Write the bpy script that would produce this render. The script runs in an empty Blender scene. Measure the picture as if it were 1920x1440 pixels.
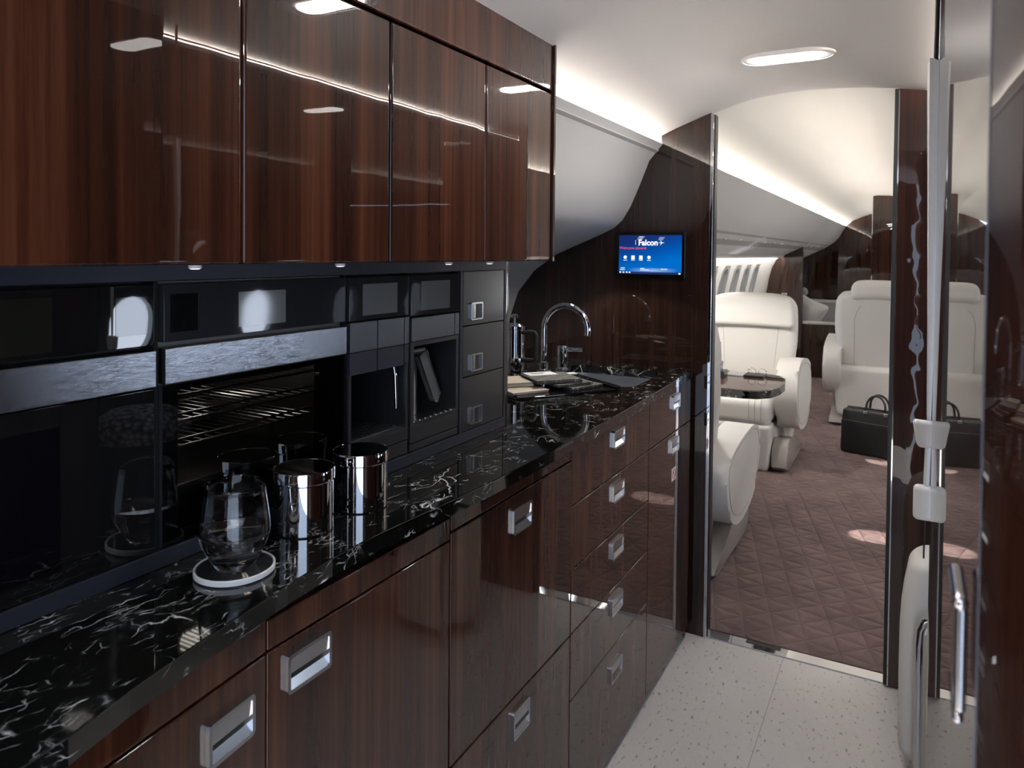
import bpy, bmesh, math, random
from mathutils import Vector, Matrix
random.seed(7)
SC = bpy.context.scene
COL = SC.collection
PI = math.pi

# ---------------------------------------------------------------- camera
F_PX, YAW, PITCH, ROLL, CY = 1366.82, .503308, .021491, .0096226, 503.13
fw = Vector((-math.sin(YAW)*math.cos(PITCH), math.cos(YAW)*math.cos(PITCH), -math.sin(PITCH)))
rt = Vector((math.cos(YAW), math.sin(YAW), 0))
up = rt.cross(fw)
cr, sr = math.cos(ROLL), math.sin(ROLL)
rt, up = cr*rt+sr*up, cr*up-sr*rt
cd = bpy.data.cameras.new('camera')
cam = bpy.data.objects.new('camera', cd); COL.objects.link(cam)
cam.matrix_world = Matrix(((rt.x, up.x, -fw.x, 0), (rt.y, up.y, -fw.y, 0), (rt.z, up.z, -fw.z, 1.305), (0, 0, 0, 1)))
cd.sensor_width = 36; cd.lens = F_PX/1920*36
cd.shift_y = -(720-CY)/1920
cd.clip_start = .01
cd.dof.use_dof = True; cd.dof.focus_distance = 1.5; cd.dof.aperture_fstop = 11
SC.camera = cam

# ---------------------------------------------------------------- render look
SC.view_settings.view_transform = 'Standard'
SC.view_settings.look = 'None'
SC.view_settings.gamma = 1
SC.view_settings.use_curve_mapping = False
SC.view_settings.exposure = 0.0
try:
    SC.cycles.max_bounces = 9
    SC.cycles.glossy_bounces = 7
    SC.cycles.transmission_bounces = 10
    SC.cycles.transparent_max_bounces = 10
    SC.cycles.sample_clamp_indirect = 4
    SC.cycles.use_denoising = True
    SC.cycles.caustics_reflective = False
    SC.cycles.caustics_refractive = False
    SC.cycles.blur_glossy = .5
except Exception:
    pass

# ---------------------------------------------------------------- world and sun
W = bpy.data.worlds.new('sky'); SC.world = W; W.use_nodes = True
bg = W.node_tree.nodes['Background']
bg.inputs[0].default_value = (.62, .76, 1, 1); bg.inputs[1].default_value = 3
sd = bpy.data.lights.new('sun', 'SUN'); sun = bpy.data.objects.new('sun', sd); COL.objects.link(sun)
sd.energy = 14; sd.angle = math.radians(.6); sd.color = (1, .93, .84)
sun.rotation_euler = Vector((-.9, -.05, -1.0)).to_track_quat('-Z', 'Y').to_euler()
sun.location = (6, 4, 6)

def area(name, loc, direction, sx, sy, power, color):
    d = bpy.data.lights.new(name, 'AREA'); d.shape = 'RECTANGLE'; d.size = sx; d.size_y = sy
    d.energy = power; d.color = color
    o = bpy.data.objects.new(name, d); COL.objects.link(o)
    o.location = loc; o.rotation_euler = Vector(direction).to_track_quat('-Z', 'Z').to_euler()
    return o
DAY = (.78, .87, 1)
# daylight at the window bands
area('cabin_window_daylight', (-1.50, 5.6, 1.03), (1, 0, -.1), 3.6, .3, 130, (.93, .95, 1))
area('cabin_window_daylight', (-1.50, 3.4, 1.03), (1, 0, -.1), 1.0, .3, 40, (.93, .95, 1))
area('aft_window_daylight', (-1.50, 9.3, 1.03), (1, 0, -.1), 1.8, .3, 50, (.93, .95, 1))
area('cabin_window_daylight', (.93, 6.0, 1.05), (-1, 0, -.1), 6.0, .25, 70, (.9, .94, 1))

# ================================================================ materials
def nm(name):
    m = bpy.data.materials.new(name); m.use_nodes = True
    nt = m.node_tree; return m, nt, nt.nodes['Principled BSDF']
def setp(p, **k):
    for a, v in k.items():
        n = {'base': 'Base Color', 'rough': 'Roughness', 'metal': 'Metallic', 'coat': 'Coat Weight', 'coatr': 'Coat Roughness',
             'ior': 'IOR', 'trans': 'Transmission Weight', 'emit': 'Emission Color', 'es': 'Emission Strength', 'spec': 'Specular IOR Level',
             'aniso': 'Anisotropic', 'sheen': 'Sheen Weight', 'coatior': 'Coat IOR'}[a]
        if n in ('Base Color', 'Emission Color') and len(v) == 3: v = (*v, 1)
        p.inputs[n].default_value = v
def N(nt, t, **k):
    n = nt.nodes.new(t)
    for a, v in k.items():
        if a in n.inputs.keys() if isinstance(a, str) else False: n.inputs[a].default_value = v
        else: setattr(n, a, v)
    return n
def plain(name, base, rough=.5, bump=0, bscale=60, **k):
    m, nt, p = nm(name); setp(p, base=base, rough=rough, **k)
    nz = N(nt, 'ShaderNodeTexNoise'); nz.inputs['Scale'].default_value = bscale; nz.inputs['Detail'].default_value = 3
    g = N(nt, 'ShaderNodeNewGeometry'); nt.links.new(g.outputs['Position'], nz.inputs['Vector'])
    if bump:
        b = N(nt, 'ShaderNodeBump'); b.inputs['Strength'].default_value = bump; b.inputs['Distance'].default_value = .001
        nt.links.new(nz.outputs['Fac'], b.inputs['Height']); nt.links.new(b.outputs[0], p.inputs['Normal'])
    return m
def ramp(nt, stops):
    r = N(nt, 'ShaderNodeValToRGB'); e = r.color_ramp.elements
    while len(e) < len(stops): e.new(.5)
    for el, (pos, c) in zip(e, stops): el.position = pos; el.color = (*c, 1) if len(c) == 3 else c
    return r
def math_(nt, op, a, b=None, clamp=False):
    n = N(nt, 'ShaderNodeMath', operation=op); n.use_clamp = clamp
    for i, v in enumerate((a, b)):
        if v is None: continue
        if isinstance(v, (int, float)): n.inputs[i].default_value = v
        else: nt.links.new(v, n.inputs[i])
    return n.outputs[0]
def wood(name, dark, mid, light, wave=1.0, coat=1.0):
    m, nt, p = nm(name)
    g = N(nt, 'ShaderNodeNewGeometry')
    oi = N(nt, 'ShaderNodeObjectInfo')
    off = N(nt, 'ShaderNodeVectorMath', operation='SCALE'); nt.links.new(oi.outputs['Random'], off.inputs['Scale'])
    off.inputs[0].default_value = (3.1, 3.7, 1.3)
    add = N(nt, 'ShaderNodeVectorMath', operation='ADD'); nt.links.new(g.outputs['Position'], add.inputs[0]); nt.links.new(off.outputs[0], add.inputs[1])
    def stretched(sc, detail, vec):
        mp = N(nt, 'ShaderNodeMapping'); mp.inputs['Scale'].default_value = vec; nt.links.new(add.outputs[0], mp.inputs['Vector'])
        n = N(nt, 'ShaderNodeTexNoise'); n.inputs['Scale'].default_value = sc; n.inputs['Detail'].default_value = detail
        n.inputs['Distortion'].default_value = .15
        nt.links.new(mp.outputs[0], n.inputs['Vector']); return n.outputs['Fac']
    a = stretched(1, 3, (22, 22, .55)); b = stretched(1, 4, (130, 130, 2.0)); c = stretched(1, 2, (420, 420, 30))
    s = math_(nt, 'ADD', math_(nt, 'MULTIPLY', a, .62), math_(nt, 'ADD', math_(nt, 'MULTIPLY', b, .30), math_(nt, 'MULTIPLY', c, .08)))
    r = ramp(nt, [(.32, dark), (.5, mid), (.72, light)])
    nt.links.new(s, r.inputs[0]); nt.links.new(r.outputs[0], p.inputs['Base Color'])
    setp(p, rough=.4, coat=coat, coatr=.012, coatior=1.54, spec=.06)
    wv = N(nt, 'ShaderNodeTexNoise'); wv.inputs['Scale'].default_value = 7; wv.inputs['Detail'].default_value = 2
    nt.links.new(g.outputs['Position'], wv.inputs['Vector'])
    bp = N(nt, 'ShaderNodeBump'); bp.inputs['Strength'].default_value = .17*wave; bp.inputs['Distance'].default_value = .0016
    nt.links.new(wv.outputs['Fac'], bp.inputs['Height']); nt.links.new(bp.outputs[0], p.inputs['Coat Normal'])
    return m
WOOD = wood('lacquered_santos_wood', (.0085, .0026, .0015), (.038, .0105, .0050), (.115, .039, .0185))
WOOD_DARK = wood('dark_lacquered_wood', (.006, .003, .0022), (.017, .0075, .0052), (.036, .016, .0105))
WOOD_FAR = wood('far_lacquered_wood', (.008, .003, .002), (.026, .009, .0055), (.055, .020, .012))
MIRROR_WOOD = wood('high_gloss_dark_wood', (.012, .005, .004), (.028, .011, .008), (.05, .02, .014), wave=.12)
GAP = plain('black_reveal', (.003, .003, .003), .8)

def stone():
    m, nt, p = nm('black_marble_white_veins')
    g = N(nt, 'ShaderNodeNewGeometry')
    dn = N(nt, 'ShaderNodeTexNoise'); dn.inputs['Scale'].default_value = 9; dn.inputs['Detail'].default_value = 5
    nt.links.new(g.outputs['Position'], dn.inputs['Vector'])
    sub = N(nt, 'ShaderNodeVectorMath', operation='SUBTRACT'); nt.links.new(dn.outputs['Color'], sub.inputs[0]); sub.inputs[1].default_value = (.5, .5, .5)
    sc = N(nt, 'ShaderNodeVectorMath', operation='SCALE'); sc.inputs['Scale'].default_value = .10; nt.links.new(sub.outputs[0], sc.inputs[0])
    ad = N(nt, 'ShaderNodeVectorMath', operation='ADD'); nt.links.new(g.outputs['Position'], ad.inputs[0]); nt.links.new(sc.outputs[0], ad.inputs[1])
    mask_n = None
    tot = None
    for (scale, width, mscale, thr, st, rot) in ((8, .010, 11, .55, 1.0, .5), (17, .017, 15, .54, 1.0, 1.4), (40, .04, 20, .53, .8, 2.4), (5, .0055, 7, .50, 1.0, 2.9), (90, .07, 24, .53, .6, .9), (30, .07, 17, .59, 1.1, 2.0)):
        mp = N(nt, 'ShaderNodeMapping'); mp.inputs['Rotation'].default_value = (.3, .2, rot); mp.inputs['Scale'].default_value = (1, .38, 1)
        nt.links.new(ad.outputs[0], mp.inputs['Vector'])
        v = N(nt, 'ShaderNodeTexVoronoi', feature='DISTANCE_TO_EDGE'); v.inputs['Scale'].default_value = scale
        nt.links.new(mp.outputs[0], v.inputs['Vector'])
        line = math_(nt, 'SUBTRACT', 1, math_(nt, 'DIVIDE', v.outputs['Distance'], width), clamp=True)
        mn = N(nt, 'ShaderNodeTexNoise'); mn.inputs['Scale'].default_value = mscale; mn.inputs['Detail'].default_value = 3
        nt.links.new(g.outputs['Position'], mn.inputs['Vector'])
        mk = math_(nt, 'MULTIPLY', math_(nt, 'SUBTRACT', mn.outputs['Fac'], thr), 9, clamp=True)
        t = math_(nt, 'MULTIPLY', math_(nt, 'MULTIPLY', line, mk), st)
        tot = t if tot is None else math_(nt, 'MAXIMUM', tot, t)
    r = ramp(nt, [(0, (.0045, .0048, .0042)), (.2, (.03, .032, .03)), (.5, (.25, .25, .25)), (.9, (.78, .78, .78))])
    nt.links.new(tot, r.inputs[0]); nt.links.new(r.outputs[0], p.inputs['Base Color'])
    setp(p, rough=.05, spec=.5, coat=.4, coatr=.01)
    return m
STONE = stone()
LINING = plain('off_white_lining', (.74, .725, .71), .55, bump=.05)
CEIL = plain('ceiling_fabric', (.80, .77, .755), .6, bump=.08, bscale=200)
CABCEIL = plain('cabin_ceiling_cream', (.88, .855, .80), .6, bump=.08, bscale=200)
GREYPSU = plain('grey_service_panel', (.40, .395, .385), .5)
def leather(name, col):
    m, nt, p = nm(name); setp(p, base=col, rough=.42, spec=.45)
    g = N(nt, 'ShaderNodeTexCoord')
    v = N(nt, 'ShaderNodeTexVoronoi'); v.inputs['Scale'].default_value = 420; nt.links.new(g.outputs['Object'], v.inputs['Vector'])
    n = N(nt, 'ShaderNodeTexNoise'); n.inputs['Scale'].default_value = 9; n.inputs['Detail'].default_value = 2; nt.links.new(g.outputs['Object'], n.inputs['Vector'])
    h = math_(nt, 'ADD', math_(nt, 'MULTIPLY', v.outputs['Distance'], .12), n.outputs['Fac'])
    b = N(nt, 'ShaderNodeBump'); b.inputs['Strength'].default_value = .25; b.inputs['Distance'].default_value = .004
    nt.links.new(h, b.inputs['Height']); nt.links.new(b.outputs[0], p.inputs['Normal'])
    return m
LEATHER = leather('cream_leather', (.74, .715, .67))
LEATHER_G = leather('grey_taupe_leather', (.33, .30, .28))
LEATHER_B = leather('black_leather', (.012, .012, .014))
STITCH = plain('seam_thread', (.45, .42, .39), .7)
CHROME = plain('polished_chrome', (.82, .82, .84), .04, metal=1)
SATIN = plain('satin_aluminium', (.62, .63, .65), .22, metal=1)
def brushed(name, col, rough):
    m, nt, p = nm(name); setp(p, base=col, rough=rough, metal=1, aniso=.6)
    g = N(nt, 'ShaderNodeNewGeometry'); mp = N(nt, 'ShaderNodeMapping'); mp.inputs['Scale'].default_value = (50, 30, 3600)
    nt.links.new(g.outputs['Position'], mp.inputs['Vector'])
    n = N(nt, 'ShaderNodeTexNoise'); n.inputs['Scale'].default_value = 1; n.inputs['Detail'].default_value = 3; nt.links.new(mp.outputs[0], n.inputs['Vector'])
    b = N(nt, 'ShaderNodeBump'); b.inputs['Strength'].default_value = .25; b.inputs['Distance'].default_value = .0003
    nt.links.new(n.outputs['Fac'], b.inputs['Height']); nt.links.new(b.outputs[0], p.inputs['Normal'])
    r = ramp(nt, [(.3, (rough-.04,)*3), (.7, (rough+.06,)*3)]); nt.links.new(n.outputs['Fac'], r.inputs[0]); nt.links.new(r.outputs[0], p.inputs['Roughness'])
    return m
BRUSHED = brushed('brushed_steel', (.50, .53, .58), .17)
BRUSHED_D = brushed('dark_brushed_steel', (.16, .165, .175), .34)
SINKSTEEL = brushed('sink_steel', (.75, .77, .80), .30)
NAVY = plain('slate_anodised_frame', (.026, .029, .042), .38, metal=.3)
BLACKPL = plain('black_satin_plastic', (.010, .0105, .012), .35)
CHAR = plain('charcoal_drawer_front', (.022, .022, .024), .33, coat=.25, coatr=.15)
BLACKGL = plain('black_glass', (.006, .006, .0065), .02, spec=.6, coat=.3, coatr=.0)
BLACKGL2 = plain('grey_black_glass', (.022, .023, .025), .03, spec=.6)
DISPLAY = plain('unlit_display', (.17, .172, .165), .06, spec=.6)
RUBBER = plain('black_rubber', (.008, .008, .008), .6)
CLOTHW = plain('white_cloth', (.76, .75, .74), .75, bump=.3, bscale=300)
CREAMN = plain('cream_napkin', (.55, .48, .40), .85, bump=.3, bscale=500)
CARD = plain('white_card', (.8, .8, .8), .6)
COASTW = plain('white_coaster_rim', (.85, .85, .83), .4)
INK = plain('black_ink', (.02, .02, .02), .6)
PINKRED = plain('red_print', (.5, .02, .03), .5)
def plaid():
    m, nt, p = nm('grey_plaid_cloth'); g = N(nt, 'ShaderNodeTexCoord')
    sp = N(nt, 'ShaderNodeSeparateXYZ'); nt.links.new(g.outputs['Object'], sp.inputs[0])
    def ln(o, f):
        fr = math_(nt, 'FRACT', math_(nt, 'MULTIPLY', o, f)); return math_(nt, 'LESS_THAN', fr, .045)
    mx = math_(nt, 'MAXIMUM', ln(sp.outputs[0], 26), ln(sp.outputs[1], 26))
    r = ramp(nt, [(0, (.05, .05, .048)), (1, (.26, .26, .25))]); nt.links.new(mx, r.inputs[0]); nt.links.new(r.outputs[0], p.inputs['Base Color'])
    setp(p, rough=.7); return m
PLAID = plaid()
def floor_mat():
    m, nt, p = nm('light_terrazzo_vinyl'); g = N(nt, 'ShaderNodeNewGeometry')
    mp = N(nt, 'ShaderNodeMapping'); mp.inputs['Scale'].default_value = (1.3, .6, 1); mp.inputs['Rotation'].default_value = (0, 0, .5); nt.links.new(g.outputs['Position'], mp.inputs['Vector'])
    v = N(nt, 'ShaderNodeTexNoise'); v.inputs['Scale'].default_value = 75; v.inputs['Detail'].default_value = 4; nt.links.new(mp.outputs[0], v.inputs['Vector'])
    n = N(nt, 'ShaderNodeTexNoise'); n.inputs['Scale'].default_value = 2.5; n.inputs['Detail'].default_value = 4; nt.links.new(g.outputs['Position'], n.inputs['Vector'])
    r = ramp(nt, [(.0, (.30, .285, .275)), (.33, (.34, .32, .31)), (.37, (.68, .645, .62)), (.7, (.71, .675, .65)), (.74, (.77, .74, .72))])
    nt.links.new(v.outputs['Fac'], r.inputs[0])
    mix = N(nt, 'ShaderNodeMixRGB', blend_type='MULTIPLY'); mix.inputs[0].default_value = .5
    r2 = ramp(nt, [(.3, (.8, .8, .8)), (.7, (1, 1, 1))]); nt.links.new(n.outputs['Fac'], r2.inputs[0])
    nt.links.new(r.outputs[0], mix.inputs[1]); nt.links.new(r2.outputs[0], mix.inputs[2]); nt.links.new(mix.outputs[0], p.inputs['Base Color'])
    setp(p, rough=.3, spec=.4); return m
FLOOR = floor_mat()
def carpet():
    m, nt, p = nm('mauve_sculpted_carpet'); g = N(nt, 'ShaderNodeNewGeometry')
    sp = N(nt, 'ShaderNodeSeparateXYZ'); nt.links.new(g.outputs['Position'], sp.inputs[0])
    h = None
    for i, (ang, s) in enumerate(((15, .098), (75, .098), (135, .098))):
        a = math.radians(ang)
        d = math_(nt, 'ADD', math_(nt, 'MULTIPLY', sp.outputs[0], math.cos(a)/s), math_(nt, 'MULTIPLY', sp.outputs[1], math.sin(a)/s))
        fr = math_(nt, 'FRACT', d)
        t = math_(nt, 'SUBTRACT', .5, math_(nt, 'ABSOLUTE', math_(nt, 'SUBTRACT', fr, .5)))
        t = math_(nt, 'MINIMUM', math_(nt, 'POWER', math_(nt, 'MULTIPLY', t, 2.6, True), .55), 1)
        h = t if h is None else math_(nt, 'MINIMUM', h, t)
    fz = N(nt, 'ShaderNodeTexNoise'); fz.inputs['Scale'].default_value = 380; fz.inputs['Detail'].default_value = 2; nt.links.new(g.outputs['Position'], fz.inputs['Vector'])
    hh = math_(nt, 'ADD', h, math_(nt, 'MULTIPLY', fz.outputs['Fac'], .18))
    b = N(nt, 'ShaderNodeBump'); b.inputs['Strength'].default_value = 1; b.inputs['Distance'].default_value = .014
    nt.links.new(hh, b.inputs['Height']); nt.links.new(b.outputs[0], p.inputs['Normal'])
    n = N(nt, 'ShaderNodeTexNoise'); n.inputs['Scale'].default_value = 5; n.inputs['Detail'].default_value = 5; nt.links.new(g.outputs['Position'], n.inputs['Vector'])
    r = ramp(nt, [(.3, (.115, .073, .070)), (.7, (.195, .130, .125))]); nt.links.new(n.outputs['Fac'], r.inputs[0]); nt.links.new(r.outputs[0], p.inputs['Base Color'])
    setp(p, rough=.85, spec=.1, sheen=.12); return m
CARPET = carpet()
def emis(name, col, s):
    m, nt, p = nm(name); setp(p, base=(0, 0, 0), emit=col, es=s, rough=.5); return m
COVE = emis('cove_led', (1, .93, .84), 150)
COVE_G = emis('galley_cove_led', (1, .91, .81), 98)
DOWN = emis('downlight_lens', (1, .965, .93), 130)
SPOT = emis('spot_lens', (1, .95, .88), 30)
WASH = emis('sidewall_wash_led', (1, .95, .88), 60)
PUCK = emis('puck_lens', (1, .92, .86), 3)
def glass(name, ior=1.45, col=(1, 1, 1)):
    m, nt, p = nm(name); setp(p, base=col, rough=0, trans=1, ior=ior); return m
GLASS = glass('clear_glass')
WATER = glass('water', 1.33)
def tint(name, t, refl=1.0):
    m = bpy.data.materials.new(name); m.use_nodes = True; nt = m.node_tree; nt.nodes.clear()
    o = nt.nodes.new('ShaderNodeOutputMaterial'); mx = nt.nodes.new('ShaderNodeMixShader'); tr = nt.nodes.new('ShaderNodeBsdfTransparent')
    gl = nt.nodes.new('ShaderNodeBsdfGlossy'); fr = nt.nodes.new('ShaderNodeFresnel'); fr.inputs[0].default_value = 1.5
    tr.inputs[0].default_value = (t, t, t, 1); gl.inputs['Roughness'].default_value = .0; gl.inputs['Color'].default_value = (refl,)*3+(1,)
    nt.links.new(fr.outputs[0], mx.inputs[0]); nt.links.new(tr.outputs[0], mx.inputs[1]); nt.links.new(gl.outputs[0], mx.inputs[2]); nt.links.new(mx.outputs[0], o.inputs[0])
    return m
OVENGLASS = tint('tinted_oven_glass', .5)
PANE = tint('window_pane', .93)

# ================================================================ mesh helpers
def tag(o, label=None, cat=None, group=None, kind=None):
    if label: o['label'] = label
    if cat: o['category'] = cat
    if group: o['group'] = group
    if kind: o['kind'] = kind
    return o
def thing(name, loc, label, cat, group=None):
    o = bpy.data.objects.new(name, None); COL.objects.link(o); o.location = loc; o.empty_display_size = .05
    return tag(o, label, cat, group)
def wloc(o):
    v = Vector((0, 0, 0))
    while o is not None: v = v+o.location; o = o.parent
    return v
def obj(name, bm, m, parent=None, smooth=True, label=None, angle=35, mods=None):
    me = bpy.data.meshes.new(name)
    bmesh.ops.recalc_face_normals(bm, faces=bm.faces)
    bm.to_mesh(me); bm.free()
    o = bpy.data.objects.new(name, me); COL.objects.link(o)
    if parent is not None:
        o.parent = parent; off = wloc(parent)
        me.transform(Matrix.Translation(-off))
    if isinstance(m, (list, tuple)):
        for x in m: me.materials.append(x)
    else: me.materials.append(m)
    if smooth:
        me.polygons.foreach_set('use_smooth', [True]*len(me.polygons))
        me.set_sharp_from_angle(angle=math.radians(angle))
        if angle == 35 and len(me.polygons) < 400:
            wnm = o.modifiers.new('weighted_normal', 'WEIGHTED_NORMAL'); wnm.keep_sharp = True; wnm.weight = 80
    if label: o['label'] = label
    return o
def struct(name, bm, m, smooth=True, **k):
    o = obj(name, bm, m, None, smooth, **k); o['kind'] = 'structure'; return o
def NB(): return bmesh.new()
def box(bm, x0, x1, y0, y1, z0, z1, bev=0, seg=2, M=None, mi=0):
    vs = [bm.verts.new((x, y, z)) for x in (x0, x1) for y in (y0, y1) for z in (z0, z1)]
    fs = [bm.faces.new([vs[i] for i in q]) for q in ((0, 1, 3, 2), (4, 6, 7, 5), (0, 4, 5, 1), (2, 3, 7, 6), (0, 2, 6, 4), (1, 5, 7, 3))]
    for f in fs: f.material_index = mi
    vv = vs
    if bev:
        es = list({e for f in fs for e in f.edges})
        r = bmesh.ops.bevel(bm, geom=es, offset=bev, segments=seg, profile=.5, affect='EDGES')
        vv = list({v for f in r['faces'] for v in f.verts}|{v for v in vs if v.is_valid})
        vv = [v for v in vv if v.is_valid]
        for f in {f for v in vv for f in v.link_faces}: f.material_index = mi
    if M is not None:
        for v in vv: v.co = M @ v.co
    return bm
def rbox(bm, c, h, r, k=6, arc=4, fn=None, M=None):
    """rounded box: centre c, half sizes h, corner radius r; fn deforms local (x,y,z in -1..1 scaled) points"""
    cx = []
    for a in range(3):
        ra = min(r, h[a]); L = []
        for i in range(arc+1): L.append(-h[a]+ra-ra*math.tan((1-i/arc)*PI/4))
        L = sorted(set(round(x, 7) for x in L))
        inner = h[a]-ra
        mid = [-inner+2*inner*i/k for i in range(1, k)] if inner > 1e-6 else []
        L = L+mid+[-x for x in reversed(L)]
        out = []
        for x in sorted(L):
            if not out or x-out[-1] > 1e-6: out.append(x)
        cx.append(out)
    cache = {}
    def V(p):
        key = tuple(round(x, 6) for x in p)
        if key in cache: return cache[key]
        inn = Vector([max(-(h[i]-min(r, h[i])), min(h[i]-min(r, h[i]), p[i])) for i in range(3)])
        d = Vector(p)-inn
        q = inn+(d.normalized()*min(r, min(h)) if d.length > 1e-9 else d)
        q = Vector([max(-h[i], min(h[i], q[i])) for i in range(3)])
        if fn: q = Vector(fn(q))
        q = q+Vector(c)
        if M is not None: q = M @ q
        v = bm.verts.new(q); cache[key] = v; return v
    for a in range(3):
        b, d = (a+1) % 3, (a+2) % 3
        for s in (-1, 1):
            for i in range(len(cx[b])-1):
                for j in range(len(cx[d])-1):
                    ps = []
                    for (ii, jj) in ((i, j), (i+1, j), (i+1, j+1), (i, j+1)):
                        p = [0, 0, 0]; p[a] = s*h[a]; p[b] = cx[b][ii]; p[d] = cx[d][jj]; ps.append(V(p))
                    if len(set(ps)) >= 3:
                        u = []
                        for x in ps:
                            if x not in u: u.append(x)
                        try: bm.faces.new(u if s > 0 else u[::-1])
                        except ValueError: pass
    return bm
def frame_at(t):
    t = Vector(t).normalized(); a = Vector((0, 0, 1)) if abs(t.z) < .9 else Vector((1, 0, 0))
    u = t.cross(a).normalized(); return u, t.cross(u).normalized()
def tube(bm, pts, r, n=10, cap=True, closed=False, flat=None):
    pts = [Vector(p) for p in pts]; rings = []; u = None; L = len(pts)
    for i, p in enumerate(pts):
        if closed: t = (pts[(i+1) % L]-pts[i-1]).normalized()
        else: t = (pts[min(i+1, L-1)]-pts[max(i-1, 0)]).normalized()
        if u is None: u, w = frame_at(t)
        else:
            u = (u-t*u.dot(t)).normalized(); w = t.cross(u)
        rr = r[i] if isinstance(r, (list, tuple)) else r
        fl = flat if flat else 1
        rings.append([bm.verts.new(p+u*math.cos(2*PI*k/n)*rr+w*math.sin(2*PI*k/n)*rr*fl) for k in range(n)])
    m = L if closed else L-1
    for i in range(m):
        a, b = rings[i], rings[(i+1) % L]
        for k in range(n): bm.faces.new((a[k], a[(k+1) % n], b[(k+1) % n], b[k]))
    if cap and not closed:
        bm.faces.new(rings[0][::-1]); bm.faces.new(rings[-1])
    return bm
def lathe(bm, prof, c, n=48, M=None, close=False):
    c = Vector(c); rings = []
    for (r, z) in prof:
        if r < 1e-6: rings.append([bm.verts.new(c+Vector((0, 0, z)))])
        else: rings.append([bm.verts.new(c+Vector((r*math.cos(2*PI*k/n), r*math.sin(2*PI*k/n), z))) for k in range(n)])
    for a, b in zip(rings, rings[1:]):
        for k in range(n):
            q = [a[k % len(a)], a[(k+1) % len(a)], b[(k+1) % len(b)], b[k % len(b)]]; u = []
            for x in q:
                if x not in u: u.append(x)
            if len(u) > 2: bm.faces.new(u)
    if M is not None:
        for rg in rings:
            for v in rg: v.co = M @ v.co
    return bm
def prism(bm, pts, axis, a, b, bev=0, seg=2):
    """closed polygon of 2-D pts extruded along axis ('x','y','z') from a to b"""
    def P(p, t): return {'x': (t, p[0], p[1]), 'y': (p[0], t, p[1]), 'z': (p[0], p[1], t)}[axis]
    A = [bm.verts.new(P(p, a)) for p in pts]; B = [bm.verts.new(P(p, b)) for p in pts]; n = len(pts)
    fa = bm.faces.new(A[::-1]); fb = bm.faces.new(B)
    for i in range(n): bm.faces.new((A[i], A[(i+1) % n], B[(i+1) % n], B[i]))
    if bev:
        bmesh.ops.bevel(bm, geom=list(fa.edges)+list(fb.edges), offset=bev, segments=seg, profile=.5, affect='EDGES')
    return bm
def sheet(bm, prof, y0, y1, th=.006, side=1):
    """profile (x,z) swept along y with thickness th on one side"""
    P = [Vector((x, z)) for x, z in prof]; O = []
    for i, p in enumerate(P):
        t = (P[min(i+1, len(P)-1)]-P[max(i-1, 0)]).normalized(); O.append(p+Vector((-t.y, t.x))*th*side)
    prism(bm, [tuple(p) for p in P]+[tuple(p) for p in reversed(O)], 'y', y0, y1)
    return bm
def rrect(w, h, r, n=5):
    out = []
    for cx, cy, a0 in ((w/2-r, h/2-r, 0), (-w/2+r, h/2-r, 90), (-w/2+r, -h/2+r, 180), (w/2-r, -h/2+r, 270)):
        for i in range(n+1):
            a = math.radians(a0+90*i/n); out.append((cx+r*math.cos(a), cy+r*math.sin(a)))
    return out
def ring_prism(bm, outer, inner, f0, f1):
    """f0/f1 map a 2-D point to 3-D (front and back); outer and inner have equal counts"""
    n = len(outer); R = [[bm.verts.new(f(p)) for p in L] for f in (f0, f1) for L in (outer, inner)]
    o0, i0, o1, i1 = R
    for k in range(n):
        j = (k+1) % n
        bm.faces.new((o0[k], o0[j], i0[j], i0[k])); bm.faces.new((o1[k], i1[k], i1[j], o1[j]))
        bm.faces.new((o0[k], o1[k], o1[j], o0[j])); bm.faces.new((i0[k], i0[j], i1[j], i1[k]))
    return bm
def text_mesh(s, size, offset=0, shear=0):
    cu = bpy.data.curves.new('t', 'FONT'); cu.body = s; cu.size = size; cu.offset = offset; cu.shear = shear; cu.extrude = 0
    o = bpy.data.objects.new('t', cu); COL.objects.link(o); bpy.context.view_layer.update()
    me = bpy.data.meshes.new_from_object(o.evaluated_get(bpy.context.evaluated_depsgraph_get()))
    bpy.data.objects.remove(o); return me
def text_bm(s, size, f, **k):
    me = text_mesh(s, size, **k); bm = bmesh.new(); bm.from_mesh(me)
    for v in bm.verts: v.co = Vector(f(v.co.x, v.co.y))
    bpy.data.meshes.remove(me); return bm
def copy_tree(o, parent=None):
    c = o.copy(); COL.objects.link(c); c.parent = parent
    for ch in [x for x in bpy.data.objects if x.parent == o]: copy_tree(ch, c)
    return c

# ================================================================ setting
YB = 2.476          # galley face of the aft bulkhead
XA = -.805          # appliance front plane
XL = -.652          # lower cabinet front plane
XU = -.690          # upper cabinet front plane
ZC = .913           # worktop
G_LIN = [(-.775, 1.691), (-.823, 1.635), (-.855, 1.555), (-.889, 1.477), (-.918, 1.43), (-.949, 1.402), (-1.01, 1.374), (-1.09, 1.342), (-1.18, 1.304), (-1.27, 1.242), (-1.34, 1.158), (-1.373, 1.064), (-1.395, .95), (-1.40, .6), (-1.36, .3), (-1.26, 0)]
G_CEIL = [(-.95, 1.62), (-.88, 1.665), (-.81, 1.703), (-.72, 1.742), (-.6, 1.783), (-.53, 1.806), (-.44, 1.824), (-.36, 1.831), (-.25, 1.831), (-.15, 1.824), (-.05, 1.811), (.03, 1.797), (.09, 1.787)]
C_LIN = [(-.775, 1.691), (-.82, 1.62), (-.86, 1.545), (-.92, 1.48), (-1.0, 1.425), (-1.1, 1.37), (-1.18, 1.33), (-1.25, 1.297)]
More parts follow.
